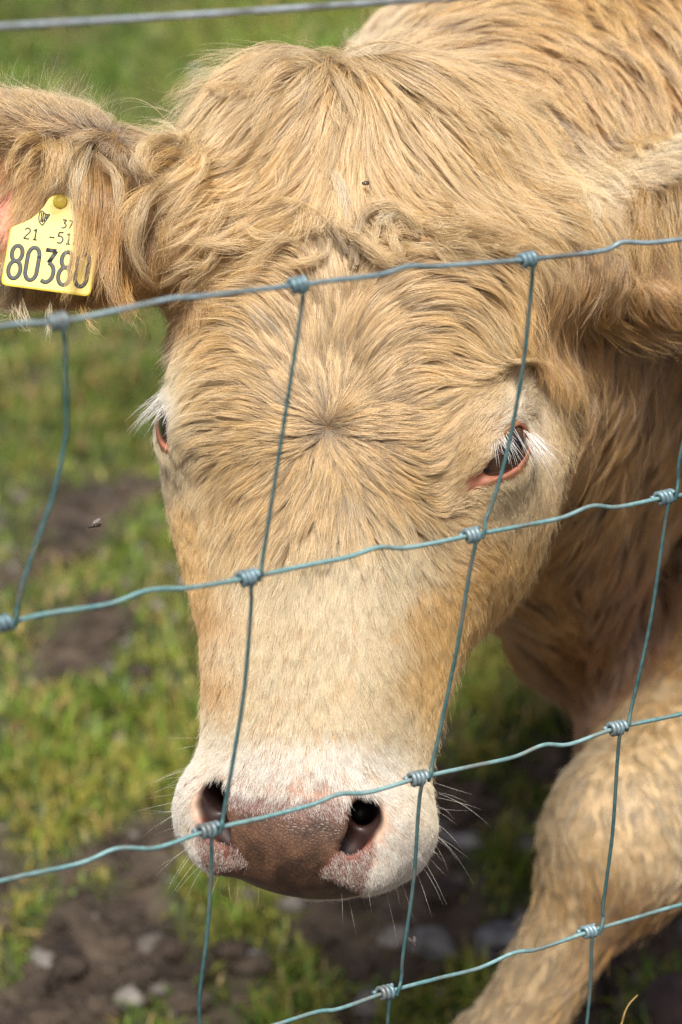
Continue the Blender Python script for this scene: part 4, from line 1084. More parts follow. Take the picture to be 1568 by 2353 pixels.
if HAIR:
    flen = comb('head', fx, fy)[:, 2]
    upper = np.clip((flen - 21) / 6, 0, 1); short = np.clip((15.5 - flen) / 5, 0, 1); mid = np.clip(1 - upper - short, 0, 1)
    short = short * (1 - .55 * np.clip(band[CFc].mean(1), 0, 1))
    HS = [grow('head', 18500, 16, .0036, .00008, K=11, weight=upper * (1 + 1.8 * np.exp(-((fh[:, 0] / 9) ** 2 + (fh[:, 1] / 9) ** 2))), wave=.26, var=.32, clump=.84, pull=.62, jit=1.3, sup=.075),
          grow('head', 9500, 16, .0036, .00007, K=8, weight=mid, wave=.16, seed=6, clump=.42, sup=.15, pull=.28, var=.07, hv=.10),
          grow('head', 7500, 15, .0032, .000065, K=6, weight=short, wave=.12, seed=7, clump=.25, sup=.1, pull=.0, var=.06, jit=.7)]
    HS[0] = (HS[0][0], HS[0][1], keep_hue(HS[0][2] * 1.28))
    HS[1] = (HS[1][0], HS[1][1], keep_hue(HS[1][2] * 1.15)); HS[2] = (HS[2][0], HS[2][1], keep_hue(HS[2][2] * 1.2))
    wing = np.clip(nose[CFc].mean(1) - 1.6 * PADW[CFc].mean(1), 0, 1) * (facing > -.45) * ~holes
    vis_keep = vis; vis = (wing > .3)
    Q, r, c = grow('head', 1500, 9, .003, .00006, K=5, weight=wing, wave=.2, seed=8, clump=.1, pull=0, var=.1)
    vis = vis_keep
    Q = Q[:, :1] + (Q - Q[:, :1]) * .55
    c = np.where((rng.random(len(c)) < .4)[:, None], c * .9, srgb(150, 96, 72)[None] * rng.uniform(.7, 1.3, (len(c), 1)))
    HS[2] = (np.concatenate([HS[2][0], np.concatenate([Q, Q[:, -1:] + (Q[:, -1:] - Q[:, -2:-1]) * .3], 1)]), np.concatenate([HS[2][1], r]), np.concatenate([HS[2][2], c]))
    for k, (Q, r, c) in enumerate(HS):
        curves_object(('forelock_coat', 'face_coat', 'muzzle_coat')[k], Q, r, c, cow, root=(1.0, .5, .35)[k])['label'] = ('wavy blond forelock and swirled forehead hair', 'smooth cream hair of the nose and cheeks', 'short white hair of the muzzle and round the eyes')[k]
    Q, r, c = grow('earl', 5600, 11, .0044, .00008, K=11, weight=np.where((fx < 85) & (fy > 350) & (fy < 640), .12, 1.0), wave=.32, seed=1, clump=.6, jit=3.5)
    Q2, r2, c2 = grow('earr', 7000, 11, .0044, .00009, K=11, wave=.35, seed=2, clump=.75, jit=2)
    curves_object('ear_fringe', Q, r, c, cow)['label'] = 'long wispy hair hanging from the tagged ear'
    curves_object('ear_fringe', Q2, r2, c2, cow)
    bw = np.where((fd < 2.6) & (fx < 1800) & (fy > -250), 1.0, .22)
    Q, r, c = grow('body', 19000, 11, .0058, .00014, weight=bw, wave=.24, seed=3, clump=.68, jit=2, sup=.09, pull=.42, var=.13)
    curves_object('body_coat', Q, r, c, cow)['label'] = 'golden wavy hair of the neck and dewlap'
    Q, r, c = grow('leg', 7000, 11, .005, .00014, wave=.14, seed=4, clump=.7, pull=.5, var=.2)
    curves_object('leg_coat', Q, r, c, cow, root=.9)
    print('coat', round(time.time() - T0, 1))
    # single locks that read by themselves
    lock([(800, 590, 9), (770, 530, 14), (715, 483, 16), (650, 462, 15), (600, 470, 13), (565, 480, 11)], 2.8, 150, BLOND, curl=1.4)
    lock([(745, 540, 9), (748, 575, 10), (725, 598, 15), (690, 607, 14), (655, 612, 12), (625, 620, 10)], 2.6, 110, BLOND, curl=1.5)
    lock([(720, 465, 12), (690, 480, 14), (640, 510, 15), (580, 540, 13), (530, 545, 10)], 3.6, 150, BLOND, curl=1.6)
    lock([(806, 545, 9), (801, 486, 14), (781, 415, 17), (748, 383, 15)], 2.8, 110, PALE, curl=1.2)
    lock([(815, 600, 11), (820, 554, 14), (832, 501, 17), (867, 475, 19), (917, 478, 19), (952, 504, 18), (966, 531, 16), (955, 548, 14)], 3.4, 289, BLOND, curl=1.5)
    lock([(826, 520, 13), (832, 545, 14), (852, 576, 16), (887, 595, 16), (922, 578, 16), (948, 545, 15)], 3.6, 289, BLOND, curl=1.5)
    lock([(935, 500, 14), (918, 488, 17), (897, 491, 18), (876, 513, 17), (856, 527, 15)], 3.4, 120, PALE, curl=1.6)
    lock([(950, 540, 12), (925, 528, 14), (895, 540, 14), (865, 555, 13)], 3.2, 136, BLOND, curl=1.6)
    lock([(960, 560, 8), (930, 552, 9), (890, 560, 10), (850, 545, 9)], 2.2, 60, BLOND, curl=2)
    lock([(1270, 520, 8), (1299, 538, 14), (1363, 564, 20), (1416, 580, 24), (1443, 598, 24), (1438, 614, 22)], 2.0, 60, BLOND, taper=.9, curl=1.2)
    lock([(1230, 410, 10), (1256, 420, 13), (1309, 431, 16), (1341, 457, 16), (1360, 503, 14), (1355, 535, 12)], 5.0, 150, PALE, curl=2.5)
    lock([(1210, 440, 10), (1280, 450, 13), (1320, 480, 14), (1340, 520, 12), (1330, 560, 10)], 5.5, 170, BLOND, curl=2.2)
    lock([(420, 345, 8), (380, 332, 13), (345, 343, 16), (322, 368, 16), (340, 396, 14), (385, 418, 11)], 5.5, 220, BLOND, curl=2.2)
    lock([(440, 380, 8), (400, 362, 13), (360, 372, 15), (350, 392, 14), (400, 405, 11)], 4.5, 150, GOLD, curl=2.0)
    lock([(420, 330, 8), (390, 318, 14), (350, 312, 20), (315, 302, 26)], 4.0, 40, PALE, curl=4)
    lock([(430, 430, 8), (375, 436, 14), (335, 455, 18), (313, 500, 22), (312, 565, 24), (337, 628, 24), (378, 655, 20)], 3.8, 150, BLOND, curl=3.0)
    lock([(420, 440, 8), (350, 450, 14), (300, 490, 18), (290, 540, 20), (315, 600, 20)], 4.5, 120, GOLD, curl=3)
    lock([(225, 360, 10), (252, 380, 16), (270, 425, 20), (275, 490, 20), (292, 545, 18)], 2.4, 60, BLOND, curl=3)
    for P_ in ([(700, 160, 6), (660, 135, 14), (600, 140, 20), (545, 190, 18), (500, 260, 12)], [(755, 155, 6), (800, 140, 14), (860, 158, 18), (920, 205, 16), (960, 260, 10)],
               [(735, 150, 6), (725, 190, 14), (700, 250, 16), (690, 310, 10)], [(760, 150, 6), (785, 195, 14), (820, 260, 15), (835, 320, 10)], [(690, 165, 8), (640, 170, 16), (590, 220, 18), (570, 290, 12)],
               [(770, 160, 6), (740, 135, 14), (690, 125, 18), (630, 150, 16)], [(720, 150, 6), (770, 140, 13), (840, 175, 15), (880, 240, 10)]):
        lock(P_, 5.5, 170, BLOND, curl=2.0, spreadr=.9)
    for _ in range(95):
        x0, y0 = rng.uniform(470, 1260), rng.uniform(170, 640)
        if y0 > 560 and 640 < x0 < 900: continue
        pts = [(x0, y0, 4.0)]; tw = rng.normal(0, .45); cv = rng.normal(0, .16); st = rng.uniform(22, 40); hh = rng.uniform(12, 22)
        for k in range(1, 6):
            c_ = comb('head', np.array([pts[-1][0]]), np.array([pts[-1][1]]))[0]
            an = tw * math.exp(-k * .2) + cv * k
            dx_, dy_ = c_[0] * math.cos(an) - c_[1] * math.sin(an), c_[0] * math.sin(an) + c_[1] * math.cos(an)
            q_ = math.hypot(dx_, dy_) + 1e-6
            pts.append((pts[-1][0] + st * dx_ / q_, pts[-1][1] + st * dy_ / q_, hh * (1 - (k / 6 - .45) ** 2 * 1.6)))
        lock(pts, rng.uniform(2.0, 4.5), int(rng.uniform(40, 90)), BLOND, curl=rng.uniform(1.2, 2.6), spreadr=.8, rad=.00008)
    # fringe falling across the ear tag
    D0 = 1.486
    for (pts, wd, n, cc) in [
        ([(178, 330), (172, 400), (170, 480), (172, 560), (155, 640), (132, 715)], 2.2, 45, GOLD), ([(190, 350), (196, 430), (186, 520), (168, 610), (148, 680), (140, 720)], 3.4, 120, GOLD),
        ([(215, 360), (222, 450), (215, 540), (196, 620), (170, 680)], 3.6, 130, AMBER), ([(140, 330), (120, 380), (100, 430), (85, 470)], 2.5, 60, GOLD), ([(120, 320), (75, 350), (45, 400), (32, 460)], 2.4, 60, GOLD),
        ([(90, 310), (45, 330), (22, 375), (18, 430)], 2.2, 50, GOLD), ([(180, 330), (150, 360), (120, 420), (100, 465)], 2.8, 70, BLOND), ([(240, 380), (245, 470), (240, 560), (225, 640), (205, 710)], 4.5, 150, AMBER),
        ([(200, 340), (178, 400), (172, 470), (176, 540)], 3.2, 90, PALE), ([(265, 400), (262, 500), (258, 590), (262, 680), (300, 760)], 4.5, 120, AMBER), ([(250, 640), (275, 700), (305, 750), (345, 800)], 2.0, 30, BROWN),
        ([(190, 690), (205, 735), (240, 775)], 2.0, 30, GOLD), ([(40, 690), (50, 730), (75, 765)], 3.5, 60, PALE), ([(120, 690), (115, 740), (112, 790)], 2.5, 40, PALE), ([(290, 620), (300, 690), (330, 745)], 4.0, 80, AMBER)]:
        k = len(pts)
        lock([(x, y, D0 + .012 * math.sin(i_ * 1.3) * .3 + (.028 if i_ == 0 else 0)) for i_, (x, y) in enumerate(pts)], wd * 1.1, int(n * (1.1 if pts[0][0] > 180 else .8)), cc, depth=True, curl=2.4, spreadr=.9, rad=.00009)
    # long hair hanging from the other ear, and wisps over the top of the tag
    for k in range(22):
        x0 = 1400 + 9.0 * k + rng.normal(0, 22); y0 = 520 - .35 * (x0 - 1400) + rng.normal(0, 40); ln = rng.uniform(110, 200 + 9 * k); dr = rng.normal(25, 22); dz = 1.605 + .00006 * (x0 - 1400) + rng.normal(0, .006)
        lock([(x0 - 14, y0 - 30, dz + .02), (x0, y0, dz), (x0 + dr * .2, y0 + ln * .3, dz - .004), (x0 + dr * .55, y0 + ln * .65, dz), (x0 + dr, y0 + ln, dz + .008)], rng.uniform(4, 8), int(rng.uniform(25, 75)),
             (AMBER, GOLD, BLOND, GOLD)[k % 4], depth=True, curl=2.6, spreadr=.9, rad=.0001)
    for (xa, xb) in ((112, 104), (126, 128), (140, 146), (150, 160)):
        lock([(xa - 4, 318, 1.50), (xa, 350, 1.487), ((xa + xb) / 2, 400, 1.485), (xb, 455, 1.487)], 2.6, 42, (GOLD, BLOND)[xa % 4 // 2], depth=True, curl=2.6, spreadr=1.2, rad=.00008)
    Q = np.concatenate([l[0] for l in LOCKS]); r = np.concatenate([l[1] for l in LOCKS]); c = np.concatenate([l[2] for l in LOCKS])
    curves_object('curls', Q, r, c, cow, root=.6)['label'] = 'pale curls and tufts on the forehead and ear bases'
    # lashes and whiskers
    S = [bristles([(1128, 1008, 8, 36, 6), (1150, 995, 22, 58, 9), (1180, 988, 46, 74, 12), (1208, 990, 66, 72, 12), (1224, 1002, 62, 58, 10)], 130, .00011, WHITE, .1, wob=.0006),
         bristles([(378, 893, -70, 66, 6), (380, 908, -76, 68, 8), (384, 924, -60, 58, 8), (388, 936, -30, 36, 6)], 70, .00013, WHITE, .1, wob=.0008)]
    curves_object('eyelashes', *[np.concatenate(z) for z in zip(*S)], cow, tip=.1, root=0)['label'] = 'long white eyelashes'
    S = [bristles([(450, 1700, -60, -20, 15), (445, 1780, -95, 0, 15), (435, 1840, -110, 12, 15), (432, 1900, -95, 30, 15), (440, 1960, -70, 60, 12), (475, 2005, -35, 75, 8)], 24, .00005, WHITE),
         bristles([(1000, 1760, 70, 25, 15), (1003, 1840, 95, 15, 15), (995, 1920, 80, 50, 12), (975, 1985, 60, 75, 10), (930, 2030, 40, 80, 8), (860, 2050, 10, 70, 8)], 24, .00005, WHITE),
         bristles([(470, 2000, -20, 65, 10), (560, 2030, 0, 55, 12), (700, 2050, 5, 45, 12), (820, 2050, 15, 60, 10), (900, 2040, 30, 70, 8)], 9, .00005, PALE),
         bristles([(560, 1790, -20, 50, 12), (640, 1830, 0, 40, 10), (740, 1840, 20, 40, 10)], 12, .00008, WHITE)]
    T = [bristles([(-40, 225, 5, -75, 10), (60, 235, 18, -70, 10), (140, 255, 35, -75, 10), (210, 290, 45, -70, 8), (270, 330, 30, -40, 6)], 230, .00006, PALE, -.05, wob=.004),
         bristles([(330, 345, -10, -45, 10), (400, 345, -20, -45, 10), (470, 300, -30, -40, 6)], 60, .00007, PALE, 0, wob=.006),
         bristles([(500, 250, -45, -35, 4), (560, 190, -40, -45, 4), (640, 160, -15, -45, 4), (740, 170, 5, -40, 4), (800, 165, -10, -45, 4), (870, 130, -15, -50, 4), (950, 60, -20, -45, 4)], 260, .00007, PALE, -.05, wob=.006)]
    curves_object('erect_fringe', *[np.concatenate(z) for z in zip(*T)], cow, tip=.1)['label'] = 'fine pale hairs standing up from the ear rim and poll'
    curves_object('whiskers', *[np.concatenate(z) for z in zip(*S)], cow, tip=.1, root=.2)['label'] = 'thin pale whiskers round the muzzle'
    print('locks', round(time.time() - T0, 1))


# ------------------------------------------------------------------ the wire fence
FH = CR * 9850 + CU * 1756 + CF * 5555; FH /= np.linalg.norm(FH)      # it runs away to the right
FN_ = np.cross(FH, np.array([0, 0, 1.0])); FN_ /= np.linalg.norm(FN_)
FP = W(784, 1176, 1.335)
def on_fence(x, y, off=0.0):
    d = CF + CR * ((x - 784.0) / FPX) + CU * ((1176.5 - y) / FPX)
    t = ((FP - CO) @ FN_) / (d @ FN_)
    q = CO + d * t
    return q + off * (-FN_ if FN_ @ CF > 0 else FN_)          # off: towards the camera
def wire_mat(name, lo_c, hi_c, rough, metal):
    m, nt, bs = new_mat(name)
    tc = node(nt, 'ShaderNodeTexCoord')
    n1 = node(nt, 'ShaderNodeTexNoise'); n1.inputs['Scale'].default_value = 220; n1.inputs['Detail'].default_value = 6
    n2 = node(nt, 'ShaderNodeTexNoise'); n2.inputs['Scale'].default_value = 14
    for n in (n1, n2): nt.links.new(tc.outputs['Object'], n.inputs['Vector'])
    ad = node(nt, 'ShaderNodeMath', operation='MULTIPLY_ADD'); ad.inputs[1].default_value = .5
    nt.links.new(n1.outputs['Fac'], ad.inputs[0])
    hf = node(nt, 'ShaderNodeMath', operation='MULTIPLY'); hf.inputs[1].default_value = .5
    nt.links.new(n2.outputs['Fac'], hf.inputs[0]); nt.links.new(hf.outputs[0], ad.inputs[2])
    c = ramp(nt, ad.outputs[0], [(.36, lo_c), (.62, hi_c)])
    n3 = node(nt, 'ShaderNodeTexNoise'); n3.inputs['Scale'].default_value = 45; n3.inputs['Detail'].default_value = 8
    nt.links.new(tc.outputs['Object'], n3.inputs['Vector'])
    w3 = ramp(nt, n3.outputs['Fac'], [(.50, (0, 0, 0)), (.66, (.75, .75, .75))])
    gm_ = node(nt, 'ShaderNodeMixRGB'); gm_.inputs[2].default_value = (.17, .165, .145, 1)
    nt.links.new(w3.outputs[0], gm_.inputs[0]); nt.links.new(c.outputs[0], gm_.inputs[1])
    nt.links.new(gm_.outputs[0], bs.inputs['Base Color'])
    bs.inputs['Roughness'].default_value = rough; bs.inputs['Metallic'].default_value = metal
    bump(nt, bs, n1.outputs['Fac'], .35, .0006)
    return m
m_line = wire_mat('green_galvanised_wire', (.09, .23, .235), (.25, .40, .40), .52, .25)
m_top = wire_mat('bluish_galvanised_wire', (.13, .21, .24), (.32, .42, .45), .45, .35)
m_stay = wire_mat('green_stay_wire', (.03, .10, .105), (.10, .20, .20), .55, .25)
m_knot = wire_mat('grey_knot_wire', (.12, .20, .23), (.26, .37, .41), .45, .35)
m_zinc = wire_mat('zinc_wire', (.30, .35, .38), (.52, .58, .62), .40, .45)
fence = link(bpy.data.objects.new('wire_fence', None))
fence.location = tuple(on_fence(784, 2600) * np.array([1, 1, 0]))
tag(fence, 'green galvanised woven wire stock fence with wrapped knots in front of the cow', 'fence')
F0 = np.array(fence.location)
def fmesh(name, V, F, mat):
    me = mesh_np(name, V - F0, F); me.materials.append(mat)
    o = link(bpy.data.objects.new(name, me), fence)
    return o
ROWS = [
 [(-950, 905), (-420, 822), (0, 750), (100, 742), (137, 738), (200, 728), (330, 700), (400, 685), (450, 682), (600, 665), (687, 655), (760, 645), (870, 632), (940, 612), (1000, 612), (1100, 605), (1215, 596), (1380, 577), (1430, 557), (1490, 558), (1568, 550), (1660, 540), (1900, 500), (2500, 430)],
 [(-1000, 1660), (-520, 1550), (6, 1433), (110, 1410), (250, 1388), (340, 1357), (440, 1350), (570, 1328), (700, 1300), (800, 1280), (870, 1258), (940, 1258), (1085, 1230), (1200, 1208), (1290, 1190), (1360, 1163), (1420, 1165), (1528, 1143), (1620, 1128), (1920, 1060), (2500, 960)],
 [(-1000, 2290), (-400, 2130), (0, 2025), (180, 1985), (270, 1950), (360, 1948), (480, 1908), (620, 1875), (720, 1848), (780, 1825), (850, 1820), (962, 1788), (1080, 1762), (1180, 1740), (1250, 1712), (1310, 1710), (1418, 1673), (1568, 1640), (1800, 1580), (2500, 1420)],
 [(-400, 2690), (0, 2560), (430, 2420), (640, 2353), (730, 2325), (780, 2318), (890, 2280), (1000, 2250), (1100, 2225), (1180, 2190), (1240, 2180), (1356, 2140), (1440, 2115), (1568, 2078), (1760, 2030), (2400, 1860)],
 [(-300, 3150), (390, 2890), (830, 2745), (1310, 2590), (1720, 2470), (2300, 2300)],
]
def clean_track(pts, n):
    P = np.stack([on_fence(x, y) for x, y in pts])
    return spline(P, n)
for ri, row in enumerate(ROWS):
    S = clean_track(row, 16 * len(row))
    S = np.vstack([S[0] - FH * np.linspace(.9, .05, 8)[:, None], S, S[-1] + FH * np.linspace(.05, .9, 8)[:, None]])
    V, F = tube(S, .00136, 10)
    fmesh('line_wire', V, F, m_top if ri == 0 else m_line)
# knots (print positions): column, then down the rows
COLS = {
 'A': [(137, 738), (6, 1433)],
 'B': [(687, 655), (570, 1328), (480, 1908), (430, 2420)],
 'C': [(1215, 596), (1085, 1230), (962, 1788), (890, 2280), (830, 2745)],
 'D': [(1660, 540), (1528, 1143), (1418, 1673), (1356, 2140), (1310, 2590)],
 'E': [(2080, 478), (1950, 1054), (1830, 1572), (1760, 2030), (1720, 2470)],
 'Z': [(-420, 822), (-520, 1550)],
}
MID = {('A', 0): [(149, 800), (151, 960), (150, 1000), (122, 1130), (60, 1310)],
       ('B', 0): [(692, 700), (668, 860), (640, 1040), (615, 1200)], ('B', 1): [(575, 1400), (560, 1580), (535, 1740)], ('B', 2): [(484, 2000), (474, 2150), (456, 2300)],
       ('C', 0): [(1219, 660), (1200, 840), (1165, 1030), (1128, 1160)], ('C', 1): [(1078, 1310), (1050, 1480), (1015, 1650)], ('C', 2): [(960, 1860), (948, 2030), (925, 2190)],
       ('D', 1): [(1522, 1230), (1492, 1430), (1455, 1600)], ('D', 2): [(1416, 1760), (1405, 1920), (1384, 2080)]}
for name, L in COLS.items():
    for k, (kx, ky) in enumerate(L):
        c = on_fence(kx, ky)
        e1 = on_fence(kx + 1, ky - .22) - on_fence(kx - 1, ky + .22); e1 /= np.linalg.norm(e1)
        up = np.array([0, 0, 1.0]); up -= e1 * (up @ e1); up /= np.linalg.norm(up)
        toward = np.cross(e1, up);  toward *= -1 if toward @ CF > 0 else 1
        turns, rad = random.uniform(2.7, 3.3), random.uniform(.0031, .0035)
        th = np.linspace(-.3, turns, 64) * 2 * math.pi
        a = np.linspace(-.0052 * random.uniform(.85, 1.1), .0050 * random.uniform(.85, 1.1), 64) + .0003 * np.sin(th * 1.0 + random.uniform(0, 6))
        S = c + a[:, None] * e1 + rad * (np.cos(th)[:, None] * up + np.sin(th)[:, None] * toward)
        # a cut end stands off the first turn
        S = np.vstack([S[0] - e1 * .0028 + toward * .0012 + up * .0014, S])
        V, F = tube(S, .00150, 8)
        fmesh('knot', V, F, m_knot)
        if k + 1 < len(L):
            nx_, ny_ = L[k + 1]
            top = [c + up * -.001 + toward * .0034 + e1 * .0012, c - up * .006 + toward * .0028 + e1 * .0006]
            bot_c = on_fence(nx_, ny_)
            be = on_fence(nx_ + 1, ny_ - .22) - on_fence(nx_ - 1, ny_ + .22); be /= np.linalg.norm(be)
            bu = np.array([0, 0, 1.0]); bu -= be * (bu @ be); bu /= np.linalg.norm(bu)
            mids = [on_fence(x, y, .001) for x, y in MID.get((name, k), [(kx + (nx_ - kx) * t + 12, ky + (ny_ - ky) * t) for t in (.3, .6, .85)])]
            end = [bot_c + be * .0085 + bu * .010 + toward * .001, bot_c + be * .0066 + bu * .0035 + toward * .0028, bot_c + be * .0056 - bu * .002 + toward * .0028]
            S = spline(top + mids + end, 60)
            V, F = tube(S, .00116, 8)
            fmesh('stay_wire', V, F, m_stay)
# the plain wire strained above
S = spline([on_fence(x, y) for x, y in [(-900, 112), (0, 61), (470, 33), (930, 2), (1500, -36), (2500, -95)]], 40)
S = np.vstack([S[0] - FH * np.linspace(.9, .05, 8)[:, None], S, S[-1] + FH * np.linspace(.05, .9, 8)[:, None]])
V, F = tube(S, .00165, 10)
me = mesh_np('strained_wire', V - S[0], F); me.materials.append(m_zinc)
o = link(bpy.data.objects.new('strained_wire', me)); o.location = tuple(S[0])
tag(o, 'plain grey zinc wire strained across the top above the woven fence', 'wire')


# ------------------------------------------------------------------ ear tags
m_tag, nt, bs = new_mat('yellow_tag_plastic')
tc = node(nt, 'ShaderNodeTexCoord'); n1 = node(nt, 'ShaderNodeTexNoise'); n1.inputs['Scale'].default_value = 120; n1.inputs['Detail'].default_value = 6
nt.links.new(tc.outputs['Object'], n1.inputs['Vector'])
c1 = ramp(nt, n1.outputs['Fac'], [(.25, (.34, .24, .05)), (.43, (.66, .50, .05)), (.7, (.78, .61, .065))])
nt.links.new(c1.outputs[0], bs.inputs['Base Color']); bs.inputs['Roughness'].default_value = .38
bs.inputs['Subsurface Weight'].default_value = .1; bs.inputs['Subsurface Radius'].default_value = (.004, .003, .001)
m_ink, nt, bs = new_mat('tag_print')
bs.inputs['Base Color'].default_value = (.022, .030, .030, 1); bs.inputs['Roughness'].default_value = .55
def plate(outline, th):
    """flat plate with a small bevel from a 2-D outline (counter-clockwise)"""
    O = np.array(outline, float); n = len(O)
    cen = O.mean(0); I = cen + (O - cen) * .975
    rings = [np.c_[I, np.full(n, -th / 2)], np.c_[O, np.full(n, -th * .3)], np.c_[O, np.full(n, th * .3)], np.c_[I, np.full(n, th / 2)]]
    V = np.vstack(rings + [np.array([[*cen, -th / 2], [*cen, th / 2]])])
    j = np.arange(n); j2 = (j + 1) % n; Q = []
    for k in range(3): Q.append(np.stack([k * n + j, k * n + j2, (k + 1) * n + j2, (k + 1) * n + j], 1))
    me = bpy.data.meshes.new('plate')
    faces = [list(map(int, q)) for q in np.vstack(Q)] + [[int(b), int(a), 4 * n] for a, b in zip(j, j2)] + [[3 * n + int(a), 3 * n + int(b), 4 * n + 1] for a, b in zip(j, j2)]
    me.from_pydata([tuple(v) for v in V], [], faces); me.update()
    return me
# outline in millimetres, origin mid-bottom
half = [(24.5, 0), (26.6, .8), (27.6, 3), (27.6, 35.5), (26.8, 37.5), (24.5, 39), (20, 41.5), (16, 44.5), (12.5, 48.5), (9.5, 53.5), (7.6, 58.5), (6.0, 60.5), (3, 61.8)]
TAG_OUT = [(x * .001, y * .001) for x, y in half] + [(0, .0622)] + [(-x * .001, y * .001) for x, y in half[::-1]]
def ribbon_strokes(strokes, w, z):
    Vs, Fs, b = [], [], 0
    for s in strokes:
        P = np.array(s, float); P = np.c_[P, np.full(len(P), z)]
        P = spline(P, 6 * len(P)) if len(P) > 2 else P
        V, F = tube(P, w / 2, 8)
        V[:, 2] = z + (V[:, 2] - z) * .12
        Vs.append(V); Fs.append(F + b); b += len(V)
    return np.vstack(Vs), np.vstack(Fs)
def arc(cx, cy, rx, ry, a0, a1, n=12):
    return [(cx + rx * math.cos(math.radians(a)), cy + ry * math.sin(math.radians(a))) for a in np.linspace(a0, a1, n)]
GLY = {  # box 1 wide, 2 high
 '8': [arc(.5, 1.5, .42, .46, -90, 270, 20), arc(.5, .52, .48, .52, 90, 450, 20)],
 '0': [arc(.5, 1.45, .46, .52, 0, 180) + arc(.5, .55, .46, .52, 180, 360) + [(.96, 1.45)]],
 '3': [[(.05, 1.93), (.90, 1.93)], [(.90, 1.93), (.42, 1.18)], [(.42, 1.18), (.62, 1.12), (.86, .92), (.94, .6), (.84, .28), (.58, .06), (.3, .03), (.05, .12)]],
 '2': [arc(.5, 1.48, .42, .46, 165, -20, 10) + [(.7, 1.0), (.35, .5), (.08, .04)], [(.08, .04), (.95, .04)]],
 '1': [[(.2, 1.6), (.52, 1.95)], [(.52, 1.95), (.52, .04)], [(.2, .04), (.84, .04)]],
 '5': [[(.88, 1.93), (.2, 1.93)], [(.2, 1.93), (.15, 1.12)], [(.15, 1.12), (.4, 1.25), (.7, 1.18), (.92, .85), (.9, .4), (.66, .08), (.35, .03), (.08, .14)]],
 '7': [[(.06, 1.93), (.92, 1.93)], [(.92, 1.93), (.36, .04)]],
 '-': [[(.1, .85), (.9, .85)]],
}
def text_strokes(txt, x0, y0, cw, chh, pitch):
    out = []
    for k, ch in enumerate(txt):
        if ch == ' ': continue
        for s in GLY[ch]: out.append([((x0 + k * pitch + p[0] * cw) * .001, (y0 + p[1] * chh / 2) * .001) for p in s])
    return out
def place_tag(bl, br, top_depth_shift, label, printed):
    bl, br = np.array(bl), np.array(br)
    mid = (bl + br) / 2
    ux = br - bl; sc = np.linalg.norm(ux) / .0552; ux /= np.linalg.norm(ux)
    up = CU + CF * top_depth_shift; up -= ux * (up @ ux); up /= np.linalg.norm(up)
    nz_ = np.cross(ux, up)
    if nz_ @ CF > 0: nz_ = -nz_
    me = plate(TAG_OUT, .0018); me.materials.append(m_tag)
    o = link(bpy.data.objects.new('ear_tag', me))
    o.matrix_world = Matrix([[ux[i] * sc, up[i] * sc, nz_[i] * sc, mid[i]] for i in range(3)] + [[0, 0, 0, 1]])
    tag(o, label, 'ear tag', 'yellow ear tags of the cow')
    z = .00100
    V, F = uv_sphere0(1, 16, 9)
    b = mesh_np('stud', V * np.array([.0045, .0045, .0022]) + np.array([0, .0575, .0015]), F); b.materials.append(m_tag)
    link(bpy.data.objects.new('stud', b), o)
    if printed:
        for nm, st, w in (('printed_number', text_strokes('80380', -24.6, 5.0, 7.6, 21.5, 10.3), .0026),
                          ('printed_code', text_strokes('21 -512', -18.8, 31.0, 3.9, 7.2, 5.15), .00100),
                          ('printed_digits', text_strokes('37', 3.2, 41.0, 2.9, 5.4, 4.0), .00092)):
            V, F = ribbon_strokes(st, w, z)
            me = mesh_np(nm, V, F); me.materials.append(m_ink)
            link(bpy.data.objects.new(nm, me), o)
        hx, hy = -8.5, 41.5                                    # the little harp
        st = [[(-3, 7.5), (-2.9, 4), (-2, 1.2), (0, -.6)], [(0, -.6), (1.6, 2.5), (3.4, 7.0)], [(-3, 7.5), (-1.6, 8.6), (.2, 7.2), (1.8, 6.8), (3.4, 7.0)],
              [(-1.8, 7.6), (-1.2, 1.6)], [(-.6, 7.2), (-.2, 1.2)], [(.8, 6.8), (.7, 2.0)], [(2.0, 6.6), (1.6, 3.8)]]
        V, F = ribbon_strokes([[((hx + a) * .001, (hy + b) * .001) for a, b in s] for s in st], .00085, z)
        me = mesh_np('harp_emblem', V, F); me.materials.append(m_ink); link(bpy.data.objects.new('harp_emblem', me), o)
        V, F = ribbon_strokes([[((a - 2.5) * .001, (b + 52.8) * .001) for a, b in arc(0, 0, 3.1, 3.1, 0, 360, 24)]], .00025, z)
        me = mesh_np('moulded_ring', V, F); me.materials.append(m_tag); link(bpy.data.objects.new('moulded_ring', me), o)
    return o
place_tag(W(2, 655, 1.496), W(207, 682, 1.494), .22, 'yellow numbered ear tag hanging in the hairy ear beside the left edge', True)
place_tag(W(1600, 800, 1.64), W(1790, 780, 1.68), .3, 'yellow ear tag cut off by the right edge of the picture', False)

